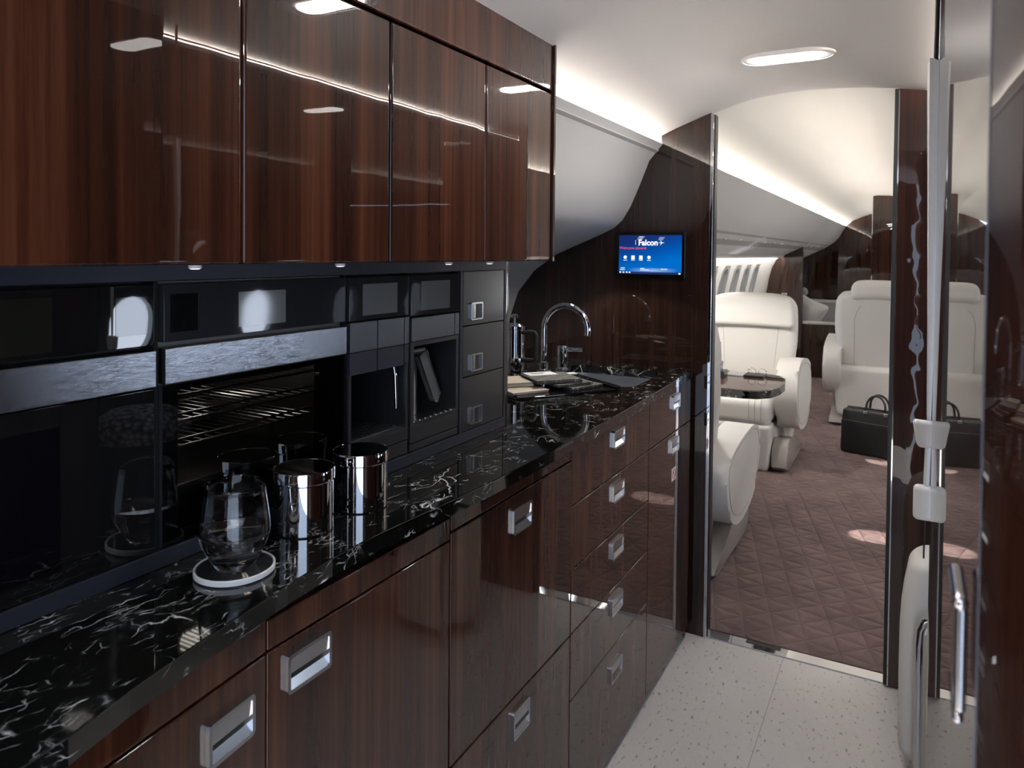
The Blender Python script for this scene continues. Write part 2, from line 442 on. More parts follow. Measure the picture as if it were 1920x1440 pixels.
C_SIDE = [(-1.25, 1.30), (-1.30, 1.255), (-1.345, 1.17), (-1.375, 1.05), (-1.40, .9), (-1.415, .7), (-1.41, .35), (-1.38, 0)]
C_CEIL = [(-.95, 1.62), (-.88, 1.665), (-.81, 1.708), (-.70, 1.757), (-.6, 1.80), (-.5, 1.838), (-.4, 1.858), (-.3, 1.863)]
XC = -.30
mir = lambda P: [(2*XC-x, z) for x, z in P]

struct('floor_galley', box(NB(), -1.45, 1.0, -.9, YB, -.03, 0), FLOOR)
bm = NB(); box(bm, -.3456, -.3444, -.9, YB, -.0005, .0006); struct('trim_floor_seam', bm, plain('floor_joint', (.25, .24, .235), .6))
struct('floor_cabin', box(NB(), -1.5, 1.0, YB+.056, 10.6, -.03, .006), CARPET)
bm = NB(); box(bm, -.62, -.03, YB+.002, YB+.058, -.004, .004, .001); struct('trim_threshold', bm, CHROME)
bm = NB(); box(bm, -.47, -.36, YB+.03, YB+.05, .004, .0048); struct('trim_threshold_latch', bm, RUBBER)

struct('wall_left', sheet(NB(), G_LIN, -.9, YB), LINING, angle=60)
struct('ceiling_galley', sheet(NB(), G_CEIL, -.9, YB+.01, .008, 1), CEIL, angle=60)
# galley right side: wood band under the ceiling, recess and sidewall beyond
struct('wall_right_upper', box(NB(), .12, .14, .40, YB, 1.52, 1.84), WOOD)
struct('wall_right_shelf', box(NB(), .12, .80, .90, YB, 1.50, 1.52), WOOD_DARK)
bm = NB(); box(bm, .075, .12, .40, YB, 1.765, 1.775); struct('trim_right_cove_ledge', bm, LINING)
struct('ceiling_right_trough', box(NB(), .085, .30, -.9, YB, 1.83, 1.84), LINING)
# right sidewall of the galley with two cabin windows
BEZEL = plain('window_bezel_grey', (.26, .265, .265), .35)
def sidewall(name, prof, y0, y1, holes, zi, mat, wn, sgn, shade=(), smat=None):
    """prof (x,z) top to floor; holes = list of y centres; zi=(z_top,z_bottom) band"""
    def xat(z):
        for (xa, za), (xb, zb) in zip(prof, prof[1:]):
            if zb <= z <= za: return xa+(xb-xa)*(za-z)/(za-zb)
        return prof[-1][0]
    zt, zb = zi; hw = .115
    up_ = [p for p in prof if p[1] > zt]+[(xat(zt), zt)]
    lo_ = [(xat(zb), zb)]+[p for p in prof if p[1] < zb]
    md_ = [(xat(zt), zt)]+[p for p in prof if zb < p[1] < zt]+[(xat(zb), zb)]
    bm = NB()
    sheet(bm, up_, y0, y1, .012, -sgn); sheet(bm, lo_, y0, y1, .012, -sgn)
    ys = [y0]
    for h in sorted(holes): ys += [h-hw, h+hw]
    ys.append(y1)
    for a, b in zip(ys[::2], ys[1::2]):
        if b-a > .001: sheet(bm, md_, a, b, .012, -sgn)
    struct(name, bm, mat, angle=60)
    for h in holes:
        zc_, H = (zt+zb)/2, zt-zb
        outer = [(y, z) for y, z in rrect(2*hw+.02, H+.02, .02)]; inner = rrect(.19, H-.05, .09)
        tilt = (xat(zt)-xat(zb))/H
        X = lambda p, d: (xat(zc_)+tilt*p[1]+d*sgn, h+p[0], zc_+p[1])
        w = NB(); ring_prism(w, outer, inner, lambda p: X(p, .006), lambda p: X(p, -.004))
        ring_prism(w, inner, [(a*.86, b*.93) for a, b in inner], lambda p: X(p, -.002), lambda p: X(p, -.07))
        wo = struct('window_%d' % wn, w, BEZEL)
        g = NB(); f = [g.verts.new(X((a*.9, b*.95), -.05)) for a, b in inner]; g.faces.new(f)
        pn = obj('pane', g, PANE, wo, smooth=False)
        if h in shade:
            s = NB(); q = [(a*.97, b*.97) for a, b in inner]
            prism_pts = [X(p, -.03) for p in q]; F = [s.verts.new(p) for p in prism_pts]; s.faces.new(F)
            r_ = bmesh.ops.extrude_face_region(s, geom=list(s.faces)); bmesh.ops.translate(s, vec=(-.004*sgn, 0, 0), verts=[v for v in r_['geom'] if isinstance(v, bmesh.types.BMVert)])
            obj('window_shade', s, smat or LINING, wo, smooth=False)  # added shade, its glow stands in for daylight
        wn += 1
    return wn
RG = [(.80, 1.51), (.80, 1.25), (.82, 1.1), (.84, .9), (.84, .6), (.80, .3), (.70, 0)]
wn = sidewall('wall_right', RG, .9, YB, [1.62, 2.19], (1.17, .89), WOOD_DARK, 1, -1, shade=[1.62, 2.19], smat=emis('added_glow_shade', (.74, .83, 1), 11))  # glowing shades added to stop the sun and light the galley
struct('wall_front', box(NB(), -1.45, .0, -.92, -.9, 0, 1.9), WOOD_DARK)
struct('wall_forward_partition', box(NB(), .30, .84, .88, .90, 0, 1.84), WOOD_DARK)

# bulkhead between galley and cabin, cut to the lining profile
prof = [p for p in G_LIN if p[1] > 0]
left = [(-.605, 0), (-.605, 1.7815), (-.72, 1.7395), (-.775, 1.716)]+[(x-.001, z) for x, z in G_LIN]
bulk = thing('bulkhead_partition', (-.95, YB+.015, 0), 'dark glossy wood bulkhead with the screen, behind the sink end of the worktop', 'partition')
obj('panel', prism(NB(), left, 'y', YB, YB+.028), WOOD_DARK, bulk)
obj('edge_trim', box(NB(), -.6048, -.594, YB-.004, YB+.004, 0.001, 1.778, .0015), CHROME, bulk)
obj('edge_channel', box(NB(), -.6048, -.590, YB+.006, YB+.04, 0.001, 1.775, .001), BLACKPL, bulk)
right = [(-.045, .005), (-.045, 1.805), (.08, 1.782), (.118, 1.782), (.118, 1.498), (.79, 1.498), (.83, 1.0), (.84, .6), (.79, .3), (.70, .005)]
bulkr = thing('bulkhead_partition', (.1, YB+.015, 0), 'dark mirror-gloss wood door post right of the cabin doorway', 'partition')
obj('panel', prism(NB(), right, 'y', YB-.012, YB+.028), wood('door_post_wood', (.010, .004, .003), (.030, .011, .008), (.06, .024, .016), wave=6), bulkr)
obj('edge_trim', box(NB(), -.058, -.0455, YB-.012, YB+.04, 0.005, 1.805, .002), BLACKPL, bulkr)
obj('chrome_edge', box(NB(), -.0475, -.044, YB-.0155, YB-.0125, 0.005, 1.80), CHROME, bulkr)

# cabin shell
struct('wall_left_overhead', sheet(NB(), C_LIN, YB+.03, 10.4), LINING, angle=60)
LW = [3.0, 3.44, 3.88, 4.32, 4.76, 5.20, 5.64, 6.08, 6.52, 6.96, 7.40, 8.9, 9.34, 9.78]
wn = sidewall('wall_left_cabin', C_SIDE, YB+.03, 10.4, LW, (1.215, .86), plain('bright_sidewall', (.74, .73, .70), .5), wn, 1)
OPEN = [3.80, 5.20, 6.60, 8.0]
RS = mir(C_SIDE)
RW = sorted([3.35+.45*0, 3.80, 4.25, 4.70, 5.20, 5.65, 6.10, 6.60, 7.05, 7.50, 8.0, 8.5, 9.0, 9.5])
wn = sidewall('wall_right_cabin', RS, YB+.03, 10.4, RW, (1.215, .86), LINING, wn, -1, shade=[y for y in RW if y not in OPEN], smat=emis('added_cabin_glow_shade', (.93, .96, 1), 16))  # shades added to limit sun patches; their glow fills the cabin
struct('wall_right_overhead', sheet(NB(), mir(C_LIN), YB+.03, 10.4, side=-1), LINING, angle=60)
full = C_CEIL+[p for p in reversed(mir(C_CEIL))][1:]
struct('ceiling_cabin', sheet(NB(), full, YB+.03, 10.4, .008, 1), CABCEIL, angle=60)
arch = [(x, z) for x, z in full if -.93 < x < .34]
archl = [(x, min(z, 0)) for x, z in []]
gz = lambda x: next(za+(zb-za)*(x-xa)/(xb-xa) for (xa, za), (xb, zb) in zip(G_CEIL, G_CEIL[1:]) if xa <= x <= xb)
xs = [-.82+i*.05 for i in range(19)]
hd = [(x, gz(min(x, .089))+.002) for x in xs]+[(x, 1.95) for x in reversed(xs)]
struct('ceiling_header', prism(NB(), hd, 'y', YB+.011, YB+.029), CEIL, angle=60)
# trough closers above the lining lips
for nme, P, y0, y1, s in (('ceiling_cove_left_galley', [(-.96, 1.625), (-.86, 1.625), (-.786, 1.668)], -.9, YB, 1), ('ceiling_cove_left_cabin', [(-.96, 1.625), (-.86, 1.625), (-.786, 1.668)], YB+.03, 10.4, 1), ('ceiling_cove_right_cabin', mir([(-.96, 1.625), (-.86, 1.625), (-.786, 1.668)]), YB+.03, 10.4, -1)):
    struct(nme, sheet(NB(), P, y0, y1, .004, -s), LINING)
# cove lights
def strip(x, z, y0, y1, mat, label, s):
    t = thing('cove_light', (x, (y0+y1)/2, z), label, 'light strip')
    obj('light_strip', prism(NB(), [(x-.009, z), (x+.009, z), (x+.006, z+.006), (x-.006, z+.006)], 'y', y0, y1), mat, t, smooth=False)
    obj('channel', prism(NB(), [(x-.012, z-.004), (x+.012, z-.004), (x+.012, z-.0005), (x-.012, z-.0005)], 'y', y0, y1), SATIN, t, smooth=False)
strip(-.826, 1.677, -.7, YB-.01, COVE_G, 'warm cove light line glowing above the curved galley sidewall, left of the doorway', 1)
strip(-.826, 1.677, YB+.04, 10.38, COVE, 'long warm cove light line running down the left side of the cabin ceiling', 1)
strip(2*XC+.826, 1.677, YB+.04, 10.38, COVE, 'warm cove light line on the right side of the cabin ceiling', 1)
strip(.098, 1.777, .42, YB-.02, COVE_G, 'short cove light glowing above the right-hand door post', 1)

def wash(sx_, y0, y1, label):
    x = -1.245 if sx_ < 0 else 2*XC+1.245
    t = thing('wash_light', (x, (y0+y1)/2, 1.296), label, 'light strip')
    obj('light_strip', box(NB(), x-.012, x+.012, y0, y1, 1.2925, 1.2965), WASH, t, smooth=False)
    obj('cover', box(NB(), x+.0125*(-sx_)-.002, x+.0125*(-sx_)+.002, y0, y1, 1.280, 1.298), LINING, t, smooth=False)
wash(-1, YB+.1, 8.28, 'hidden wash light brightening the window wall below the left overhead lining')
wash(1, YB+.1, 7.45, 'hidden wash light below the overhead lining on the right side of the cabin')
# downlights
def downlight(y, label, mat=DOWN):
    t = thing('ceiling_downlight', (-.30, y, 1.829), label, 'ceiling light', 'oval downlights along the galley ceiling')
    a = math.radians(0)
    def P(w, h, z): return [Vector((-.30+p[0], y+p[1], z)) for p in rrect(w, h, h/2-.001, 10)]
    b = NB(); o, i = rrect(.235, .105, .052, 10), rrect(.222, .093, .046, 10)
    ring_prism(b, o, i, lambda p: (-.30+p[0], y+p[1], 1.8205), lambda p: (-.30+p[0], y+p[1], 1.832)); obj('trim_ring', b, CEIL, t)
    b = NB(); F = [b.verts.new((-.30+p[0], y+p[1], 1.8222)) for p in i]; b.faces.new(F); obj('bezel', b, CEIL, t, smooth=False)
    b = NB(); q = rrect(.165, .062, .03, 10); prism(b, q, 'z', 0, .003)
    for v in b.verts: v.co += Vector((-.30, y, 1.8190))
    obj('lens', b, mat, t, smooth=False)
downlight(2.03, 'oval ceiling downlight nearest the cabin doorway')
downlight(1.16, 'oval ceiling downlight above the ovens, seen mirrored in the second wall cabinet')
downlight(-.42, 'added oval ceiling downlight, unseen behind the viewer, lighting the nearest wall cabinet')  # lamp added out of view to keep the near cabinets lit

# ================================================================ galley: base cabinets
def handle(parent, y, z, w=.075, h=.046, xf=XL, M=None, name='handle'):
    """flush pull: rounded chrome frame, sloping upper plate, dark finger pocket and lower lip"""
    X = lambda a, b, d: (xf+d, y+a, z+b)
    b = NB()
    ring_prism(b, rrect(w, h, .006), rrect(w-.009, h-.009, .0035), lambda p: X(p[0], p[1], .0065), lambda p: X(p[0], p[1], .0002))
    iw, ih = w/2-.0044, h/2-.0044
    prism(b, [(xf+.0055, z+ih), (xf+.0005, z+ih), (xf+.0005, z+.001), (xf+.0042, z+.000)], 'y', y-iw, y+iw)
    prism(b, [(xf+.0005, z-ih), (xf+.0058, z-ih), (xf+.0008, z-ih+.012)], 'y', y-iw, y+iw)
    if M is not None:
        for v in b.verts: v.co = M @ v.co
    hobj = obj(name, b, SATIN, parent, label='satin chrome flush pull')
    b = NB(); box(b, xf+.0003, xf+.0012, y-iw, y+iw, z-ih, z+.001)
    if M is not None:
        for v in b.verts: v.co = M @ v.co
    obj('finger_pocket', b, BLACKPL, hobj, smooth=False, label='dark finger recess')
    return hobj
def front(name, parent, y0, y1, z0, z1, M=None, g=.0012, xf=XL, mat=None, th=.018, bev=.0018):
    b = box(NB(), xf-th, xf, y0+g, y1-g, z0+g, z1-g, bev, 3)
    if M is not None:
        for v in b.verts: v.co = M @ v.co
    return obj(name, b, mat or WOOD, parent)
def carcass(parent, y0, y1, M=None, z1=.880, xf=XL):
    b = box(NB(), -1.22, xf-.019, y0+.0005, y1-.0005, .0, z1)
    if M is not None:
        for v in b.verts: v.co = M @ v.co
    return obj('body', b, GAP, parent)
GB = 'lacquered base cabinets under the marble worktop'
c0 = thing('base_cabinet', (-.95, .45, 0), 'base cabinet nearest the viewer, at the bottom left corner of the photo', 'cabinet', GB)
M0 = Matrix.Translation((XL, .60, 0)) @ Matrix.Rotation(math.radians(6), 4, 'Z') @ Matrix.Translation((-XL, -.60, 0))
carcass(c0, .20, .597, M0)
front('fascia', c0, .20, .60, .836, .876, M0)
d = front('door', c0, .20, .60, .03, .835, M0); handle(d, .541, .781, .068, .048, M=M0)
c1 = thing('base_cabinet', (-.95, .79, 0), 'base cabinet below the water glass and steel canisters, pull at its upper left', 'cabinet', GB)
carcass(c1, .602, .985); front('fascia', c1, .60, .985, .836, .874)
d = front('door', c1, .60, .985, .03, .835); handle(d, .665, .795, .075, .048)
c2 = thing('base_cabinet', (-.95, 1.23, 0), 'base cabinet with one tall door above a single deep bottom drawer', 'cabinet', GB)
carcass(c2, .986, 1.468); front('fascia', c2, .987, 1.468, .848, .886)
d = front('door', c2, .987, 1.468, .456, .847); handle(d, 1.228, .798, .075, .050)
d = front('drawer', c2, .987, 1.468, .03, .455); handle(d, 1.231, .405, .066, .056)
c3 = thing('base_cabinet', (-.95, 1.74, 0), 'base cabinet with a stack of five drawers left of the sink cabinet', 'cabinet', GB)
carcass(c3, 1.469, 2.006)
zs = [.886, .744, .600, .456, .305, .03]
for k in range(5):
    d = front('drawer', c3, 1.469, 2.006, zs[k+1], zs[k])
    handle(d, 1.752, [.837, .700, .554, .413, .240][k], .078, .046)
c4 = thing('base_cabinet', (-.95, 2.23, 0), 'sink base cabinet beside the doorway, with a small red sign on its door', 'cabinet', GB)
carcass(c4, 2.007, 2.448, z1=.76)
d = front('drawer', c4, 2.007, 2.446, .744, .886); handle(d, 2.262, .840, .078, .046)
d = front('door', c4, 2.007, 2.446, .03, .743); handle(d, 2.253, .703, .078, .046)
b = box(NB(), XL, XL+.0006, 2.236, 2.280, .590, .630); sg = obj('sign', b, CARD, d, smooth=False, label='white sticker with red ring symbol')
b = NB(); tube(b, [(XL+.0012, 2.258+.015*math.cos(a), .610+.015*math.sin(a)) for a in [i*2*PI/24 for i in range(24)]], .0011, 6, closed=True)
tube(b, [(XL+.0012, 2.248, .620), (XL+.0012, 2.268, .600)], .0011, 6); obj('sign_print', b, PINKRED, sg)
bm = NB(); box(bm, -1.2, XL-.012, 2.4485, 2.4735, .0, .886, .001); t = thing('filler_post', (-.9, 2.46, 0), 'narrow dark wood filler strip between the sink cabinet and the bulkhead', 'trim')
obj('strip', bm, WOOD_DARK, t)

# ---- worktop with curved front edge and a sink cut-out
edge = [(.10, -.570), (.25, -.580), (.337, -.590), (.40, -.606), (.474, -.619), (.543, -.629), (.62, -.639), (.703, -.646), (.80, -.6465), (.88, -.641), (.965, -.634), (1.08, -.627), (1.225, -.624), (1.41, -.624), (1.644, -.6255), (1.85, -.630), (2.05, -.636), (2.25, -.643), (2.47, -.652)]
SX0, SX1, SY0, SY1 = -1.035, -.715, 2.03, 2.36
def ex(y):
    for (a, xa), (b_, xb) in zip(edge, edge[1:]):
        if a <= y <= b_: return xa+(xb-xa)*(y-a)/(b_-a)
    return edge[-1][1]
work = thing('worktop', (-.9, 1.3, ZC-.026), 'long black marble worktop with white veins, running along the whole galley', 'worktop')
bm = NB()
ys = sorted({e[0] for e in edge}|{SY0, SY1})
ys = [y for y in ys]
hole = [(SX0+(SX1-SX0)/2+a, (SY0+SY1)/2+b_) for a, b_ in rrect(SX1-SX0, SY1-SY0, .045, 6)]
front_side = [(ex(y), y) for y in ys if y < SY0-.06]+[(ex(SY0-.06), SY0-.06)]
prism(bm, front_side+[(-1.38, SY0-.06), (-1.38, .10)], 'z', ZC-.026, ZC)
# ring around the sink: outer polygon resampled to the hole count
def resample(poly, n):
    L = [0]; P = poly+[poly[0]]
    for a, b_ in zip(P, P[1:]): L.append(L[-1]+math.dist(a, b_))
    out = []
    for k in range(n):
        s = L[-1]*k/n
        for i in range(len(P)-1):
            if L[i] <= s <= L[i+1]+1e-9:
                u = (s-L[i])/max(1e-9, L[i+1]-L[i]); out.append((P[i][0]+(P[i+1][0]-P[i][0])*u, P[i][1]+(P[i+1][1]-P[i][1])*u)); break
    return out
ya, yb_ = SY0-.06, 2.47
cx_, cy_ = (SX0+SX1)/2, (SY0+SY1)/2
def outer_pt(px, py):
    dx, dy = px-cx_, py-cy_; best = 9
    for t_ in ([(yb_-cy_)/dy] if dy > 1e-6 else [(ya-cy_)/dy] if dy < -1e-6 else []): best = min(best, t_)
    if dx < -1e-6: best = min(best, (-1.38-cx_)/dx)
    if dx > 1e-6:
        t0 = .5
        for _ in range(40): t0 = (ex(cy_+dy*t0)-cx_)/dx
        best = min(best, t0)
    return (cx_+dx*best, cy_+dy*best)
angs = sorted([math.atan2(y-cy_, x-cx_) for x, y in hole]+[math.atan2(y-cy_, x-cx_) for x, y in ((ex(ya), ya), (ex(yb_), yb_), (-1.38, ya), (-1.38, yb_))])
def hole_pt(a):
    d_ = (math.cos(a), math.sin(a)); H = hole
    for i in range(len(H)):
        p, q = H[i], H[(i+1) % len(H)]
        ux, uy = q[0]-p[0], q[1]-p[1]; den = d_[0]*uy-d_[1]*ux
        if abs(den) < 1e-12: continue
        t_ = ((p[0]-cx_)*uy-(p[1]-cy_)*ux)/den; s_ = ((p[0]-cx_)*d_[1]-(p[1]-cy_)*d_[0])/den
        if t_ > 0 and -1e-6 <= s_ <= 1+1e-6: return (cx_+d_[0]*t_, cy_+d_[1]*t_)
    return H[0]
inn = [hole_pt(a) for a in angs]; out_ = [outer_pt(*p) for p in inn]
ring_prism(bm, out_, inn, lambda p: (p[0], p[1], ZC), lambda p: (p[0], p[1], ZC-.026))
bmesh.ops.remove_doubles(bm, verts=bm.verts, dist=1e-5)
obj('slab', bm, STONE, work, smooth=False)
bm = NB(); tube(bm, [(x+.0006, y, ZC-.0012) for y, x in edge[:-1]], .0014, 6, cap=False); obj('polished_arris', bm, STONE, work)
# sink
sink = thing('sink', (cx_, cy_, ZC-.15), 'rectangular brushed steel undermount sink in the far end of the worktop', 'sink')
bm = NB(); n_ = len(hole)
rings = []
for dz, sc_ in ((-.0262, 1.02), (-.0262, .995), (-.05, .985), (-.11, .965), (-.135, .93), (-.142, .82), (-.145, .15)):
    rings.append([bm.verts.new((cx_+(x-cx_)*sc_, cy_+(y-cy_)*sc_, ZC+dz)) for x, y in hole])
for a, b_ in zip(rings, rings[1:]):
    for k in range(n_): bm.faces.new((a[k], a[(k+1) % n_], b_[(k+1) % n_], b_[k]))
bm.faces.new(rings[-1])
obj('basin', bm, SINKSTEEL, sink, angle=60)
bm = NB(); lathe(bm, [(0, .004), (.018, .004), (.024, .002), (.026, 0)], (cx_, cy_, ZC-.1455), 24); obj('drain', bm, CHROME, sink)

# ---- faucet
fa = thing('faucet', (-1.066, 2.17, ZC), 'chrome gooseneck faucet with side lever behind the sink', 'faucet')
fx, fy = -1.070, 2.17
R_ = .078
pts = [(fx, fy, ZC+.01), (fx, fy, ZC+.14)]+[(fx+R_-R_*math.cos(a), fy-.0*a, ZC+.142+R_*math.sin(a)) for a in [i*PI/20*1.06 for i in range(1, 21)]]
bm = tube(NB(), pts, .0105, 16); obj('spout', bm, CHROME, fa)
bm = lathe(NB(), [(0, 0), (.024, 0), (.024, .006), (.0155, .008), (.0155, .03), (.012, .032), (0, .032)], (fx, fy, ZC), 32); obj('base_flange', bm, CHROME, fa)
bm = lathe(NB(), [(0, 0), (.024, 0), (.024, .006), (.0185, .008), (.0185, .078), (.016, .081), (0, .081)], (-1.032, 2.235, ZC), 32); lv = obj('mixer_body', bm, CHROME, fa)
bm = tube(NB(), [(-1.02, 2.232, ZC+.070), (-.985, 2.225, ZC+.071), (-.950, 2.218, ZC+.074)], [.0085, .0075, .007], 12); obj('lever', bm, CHROME, lv)

# ---- cafetiere behind the drawer tower
cp = thing('coffee_press', (-1.125, 2.07, ZC), 'polished steel coffee press with square black handle, left of the faucet', 'coffee press')
PX, PY = -1.128, 2.07
obj('pot', lathe(NB(), [(0, 0), (.033, 0), (.034, .004), (.034, .055), (.0325, .075), (.0325, .145), (.034, .15), (.028, .153), (0, .155)], (PX, PY, ZC), 40), CHROME, cp)
l_ = obj('lid', lathe(NB(), [(.0345, .148), (.0345, .156), (.028, .162), (.006, .165), (.0, .165)], (PX, PY, ZC), 40), CHROME, cp)
obj('plunger_knob', lathe(NB(), [(.003, .162), (.003, .180), (.012, .182), (.013, .190), (.009, .193), (0, .193)], (PX, PY, ZC), 24), CHROME, l_)
hp = [(PX+.034, PY, ZC+.135), (PX+.060, PY, ZC+.138), (PX+.074, PY, ZC+.136), (PX+.079, PY, ZC+.128), (PX+.079, PY, ZC+.060), (PX+.076, PY, ZC+.050), (PX+.066, PY, ZC+.047), (PX+.034, PY, ZC+.048)]
obj('grip', tube(NB(), hp, .0072, 8), RUBBER, cp)

# ---- serving tray with linens
tA, tB, tC = Vector((-.924, 1.685, 0)), Vector((-.735, 1.960, 0)), Vector((-.984, 2.154, 0))
tray_c = (tA+tC)/2; ang = math.atan2((tB-tA).y, (tB-tA).x)
MT = Matrix.Translation((tray_c.x, tray_c.y, ZC)) @ Matrix.Rotation(ang, 4, 'Z')
tray = thing('serving_tray', (tray_c.x, tray_c.y, ZC), 'square black glass serving tray lying turned on the worktop in front of the sink', 'tray')
bm = NB(); box(bm, -.165, .165, -.158, .158, .0005, .006, .002)
for v in bm.verts: v.co = MT @ v.co
tr_ = obj('board', bm, BLACKGL, tray)
for s in (-1, 1):
    bm = NB(); box(bm, s*.165-.008, s*.165+.008, -.158, .158, .0065, .014, .003)
    for v in bm.verts: v.co = MT @ v.co
    obj('rim', bm, BLACKGL, tray)
def cloth(name, M_, w, d_, h, mat, label, cat, group=None, layers=4, bend=.0):
    t = thing(name, tuple(M_.translation), label, cat, group)
    for k in range(layers):
        z0 = h*k/layers; z1 = h*(k+.86)/layers; j = .0015*math.sin(k*2.1)
        bm = NB(); rbox(bm, (j, -j, (z0+z1)/2), (w/2, d_/2, (z1-z0)/2), (z1-z0)/2*.98, 6, 2, fn=lambda q: (q.x, q.y, q.z))
        for v in bm.verts: v.co = M_ @ v.co
        o = obj('fold', bm, mat, t); 
    return t
def at(x, y, z, a): return Matrix.Translation((x, y, ZC+z)) @ Matrix.Rotation(math.radians(a), 4, 'Z')
cloth('folded_napkin', at(-1.020, 1.820, .0148, 50), .13, .11, .012, CREAMN, 'thick folded cream napkin at the left of the black tray', 'napkin', None, 4)
cloth('folded_napkin', at(-.945, 1.785, .0065, 62), .125, .075, .0075, CREAMN, 'thinner cream napkin lying half under the folded one at the tray corner', 'napkin', None, 2)
G3 = 'grey plaid napkins fanned on the black tray'
cloth('plaid_napkin', at(-.862, 1.945, .0065, 70), .125, .115, .0075, PLAID, 'grey plaid napkin lowest in the fan, nearest the sink', 'napkin', G3, 2)
cloth('plaid_napkin', at(-.885, 1.925, .0148, 60), .125, .115, .0085, PLAID, 'grey plaid napkin in the middle of the fanned pile', 'napkin', G3, 2)
cloth('plaid_napkin', at(-.915, 1.905, .0240, 50), .14, .125, .011, PLAID, 'grey plaid napkin on top of the fanned pile, under the white card', 'napkin', G3, 3)
cd_ = thing('menu_card', (-.95, 1.935, ZC+.036), 'small white card with printed lines lying on the plaid napkins', 'card')
MC = at(-.958, 1.920, .0356, 50)
bm = NB(); box(bm, -.045, .045, -.028, .028, 0, .0008)
for v in bm.verts: v.co = MC @ v.co
obj('card', bm, CARD, cd_, smooth=False)
bm = NB()
for k in range(3): box(bm, -.028, .02-.008*k, .010-.008*k, .0125-.008*k, .001, .0013)
for v in bm.verts: v.co = MC @ v.co
obj('print', bm, INK, cd_, smooth=False)
cloth('white_booklet', at(-.925, 2.005, .0240, 50), .085, .026, .004, CARD, 'narrow white booklet edge lying behind the plaid napkins', 'booklet', None, 2)

# ---- tumbler, water and coaster
GX, GY = -.7185, .611
co = thing('coaster', (GX, GY, ZC), 'round black coaster with a white rim under the water glass', 'coaster')
obj('rim', lathe(NB(), [(.0, .0006), (.0455, .0006), (.0472, .002), (.0472, .0075), (.0466, .0082), (.0452, .0082), (.0445, .0066), (.0, .0066)], (GX, GY, ZC), 64), COASTW, co)
obj('pad', lathe(NB(), [(0, .0068), (.0442, .0068), (.0442, .0072), (0, .0074)], (GX, GY, ZC), 64), BLACKGL2, co, label='black inlay')
gl = thing('water_glass', (GX, GY, ZC+.0076), 'clear rounded tumbler half full of water on the coaster', 'glass')
Z0 = ZC+.0078
outp = [(0, 0), (.0225, .0), (.0240, .0012), (.0262, .006), (.0315, .0150), (.0375, .0265), (.0412, .039), (.0418, .047), (.0410, .056), (.0388, .072), (.0362, .090), (.0352, .1000)]
inp = [(.0344, .1000), (.0353, .090), (.0379, .072), (.0401, .056), (.0409, .047), (.0403, .039), (.0366, .0275), (.0305, .0165), (.024, .0105), (.015, .0085), (0, .0080)]
bm = lathe(NB(), outp+[(.0348, .1003)]+inp, (GX, GY, Z0), 96); obj('tumbler', bm, GLASS, gl, angle=70)
wp = [(0, .0076), (.015, .0081), (.0243, .0101), (.0309, .0162), (.0371, .0273), (.0408, .0390), (.0412, .0440), (.0405, .0446), (.039, .0440), (0, .0440)]
bm = lathe(NB(), wp, (GX, GY, Z0), 96); wo_ = obj('water', bm, WATER, gl, angle=70, label='still water filling the lower half')

# ---- two steel canisters
def canister(x, y, label):
    t = thing('canister', (x, y, ZC), label, 'canister', 'polished steel canisters on the worktop')
    obj('body', lathe(NB(), [(0, .0004), (.0400, .0004), (.0412, .002), (.0412, .0690), (.0392, .0696), (.0392, .0715), (0, .0715)], (x, y, ZC), 72), CHROME, t)
    obj('lid', lathe(NB(), [(.0394, .0712), (.0418, .0712), (.0428, .0720), (.0428, .0850), (.0420, .0870), (.0412, .0874), (.0404, .0868), (0, .0866)], (x, y, ZC), 72), CHROME, t)
canister(-.748, .756, 'polished steel canister right behind the water glass')
canister(-.741, .868, 'polished steel canister standing farther from the water glass, in front of the coffee machine')

# ================================================================ appliance wall
fr = thing('appliance_frame', (-1.0, .9, ZC), 'slate grey frame around the built-in ovens and coffee machine', 'frame')
bm = NB()
box(bm, XA-.01, XA+.002, .10, 1.433, ZC+.0005, .934, .001); box(bm, XA-.01, XA+.001, .10, 1.433, 1.2665, 1.2874, .0005)
box(bm, XA-.01, XA+.001, 1.2445, 1.2545, .934, 1.2665, .0005); box(bm, XA-.01, XA+.001, 1.4265, 1.433, .934, 1.2665, .0005)
obj('rails', bm, NAVY, fr)
obj('carcass', box(NB(), -1.15, -1.06, .10, 1.430, ZC+.001, 1.287), GAP, fr)
bm = NB(); box(bm, -1.058, XA-.011, .10, .22, ZC+.001, 1.265); obj('filler', bm, BLACKPL, fr)
obj('end_panel', box(NB(), -1.17, XA-.0, 1.4335, 1.447, ZC+.0005, 1.2875, .001), WOOD_DARK, fr)
for y in (.570, .9085, 1.0765): obj('divider', box(NB(), -1.05, XA-.006, y-.0030, y+.0030, .934, 1.2665), GAP, fr)
def glassbox(parent, y0, y1, z0, z1, name='body', x1=XA-.02):
    return obj(name, box(NB(), -1.05, x1, y0, y1, z0, z1), BLACKPL, parent)
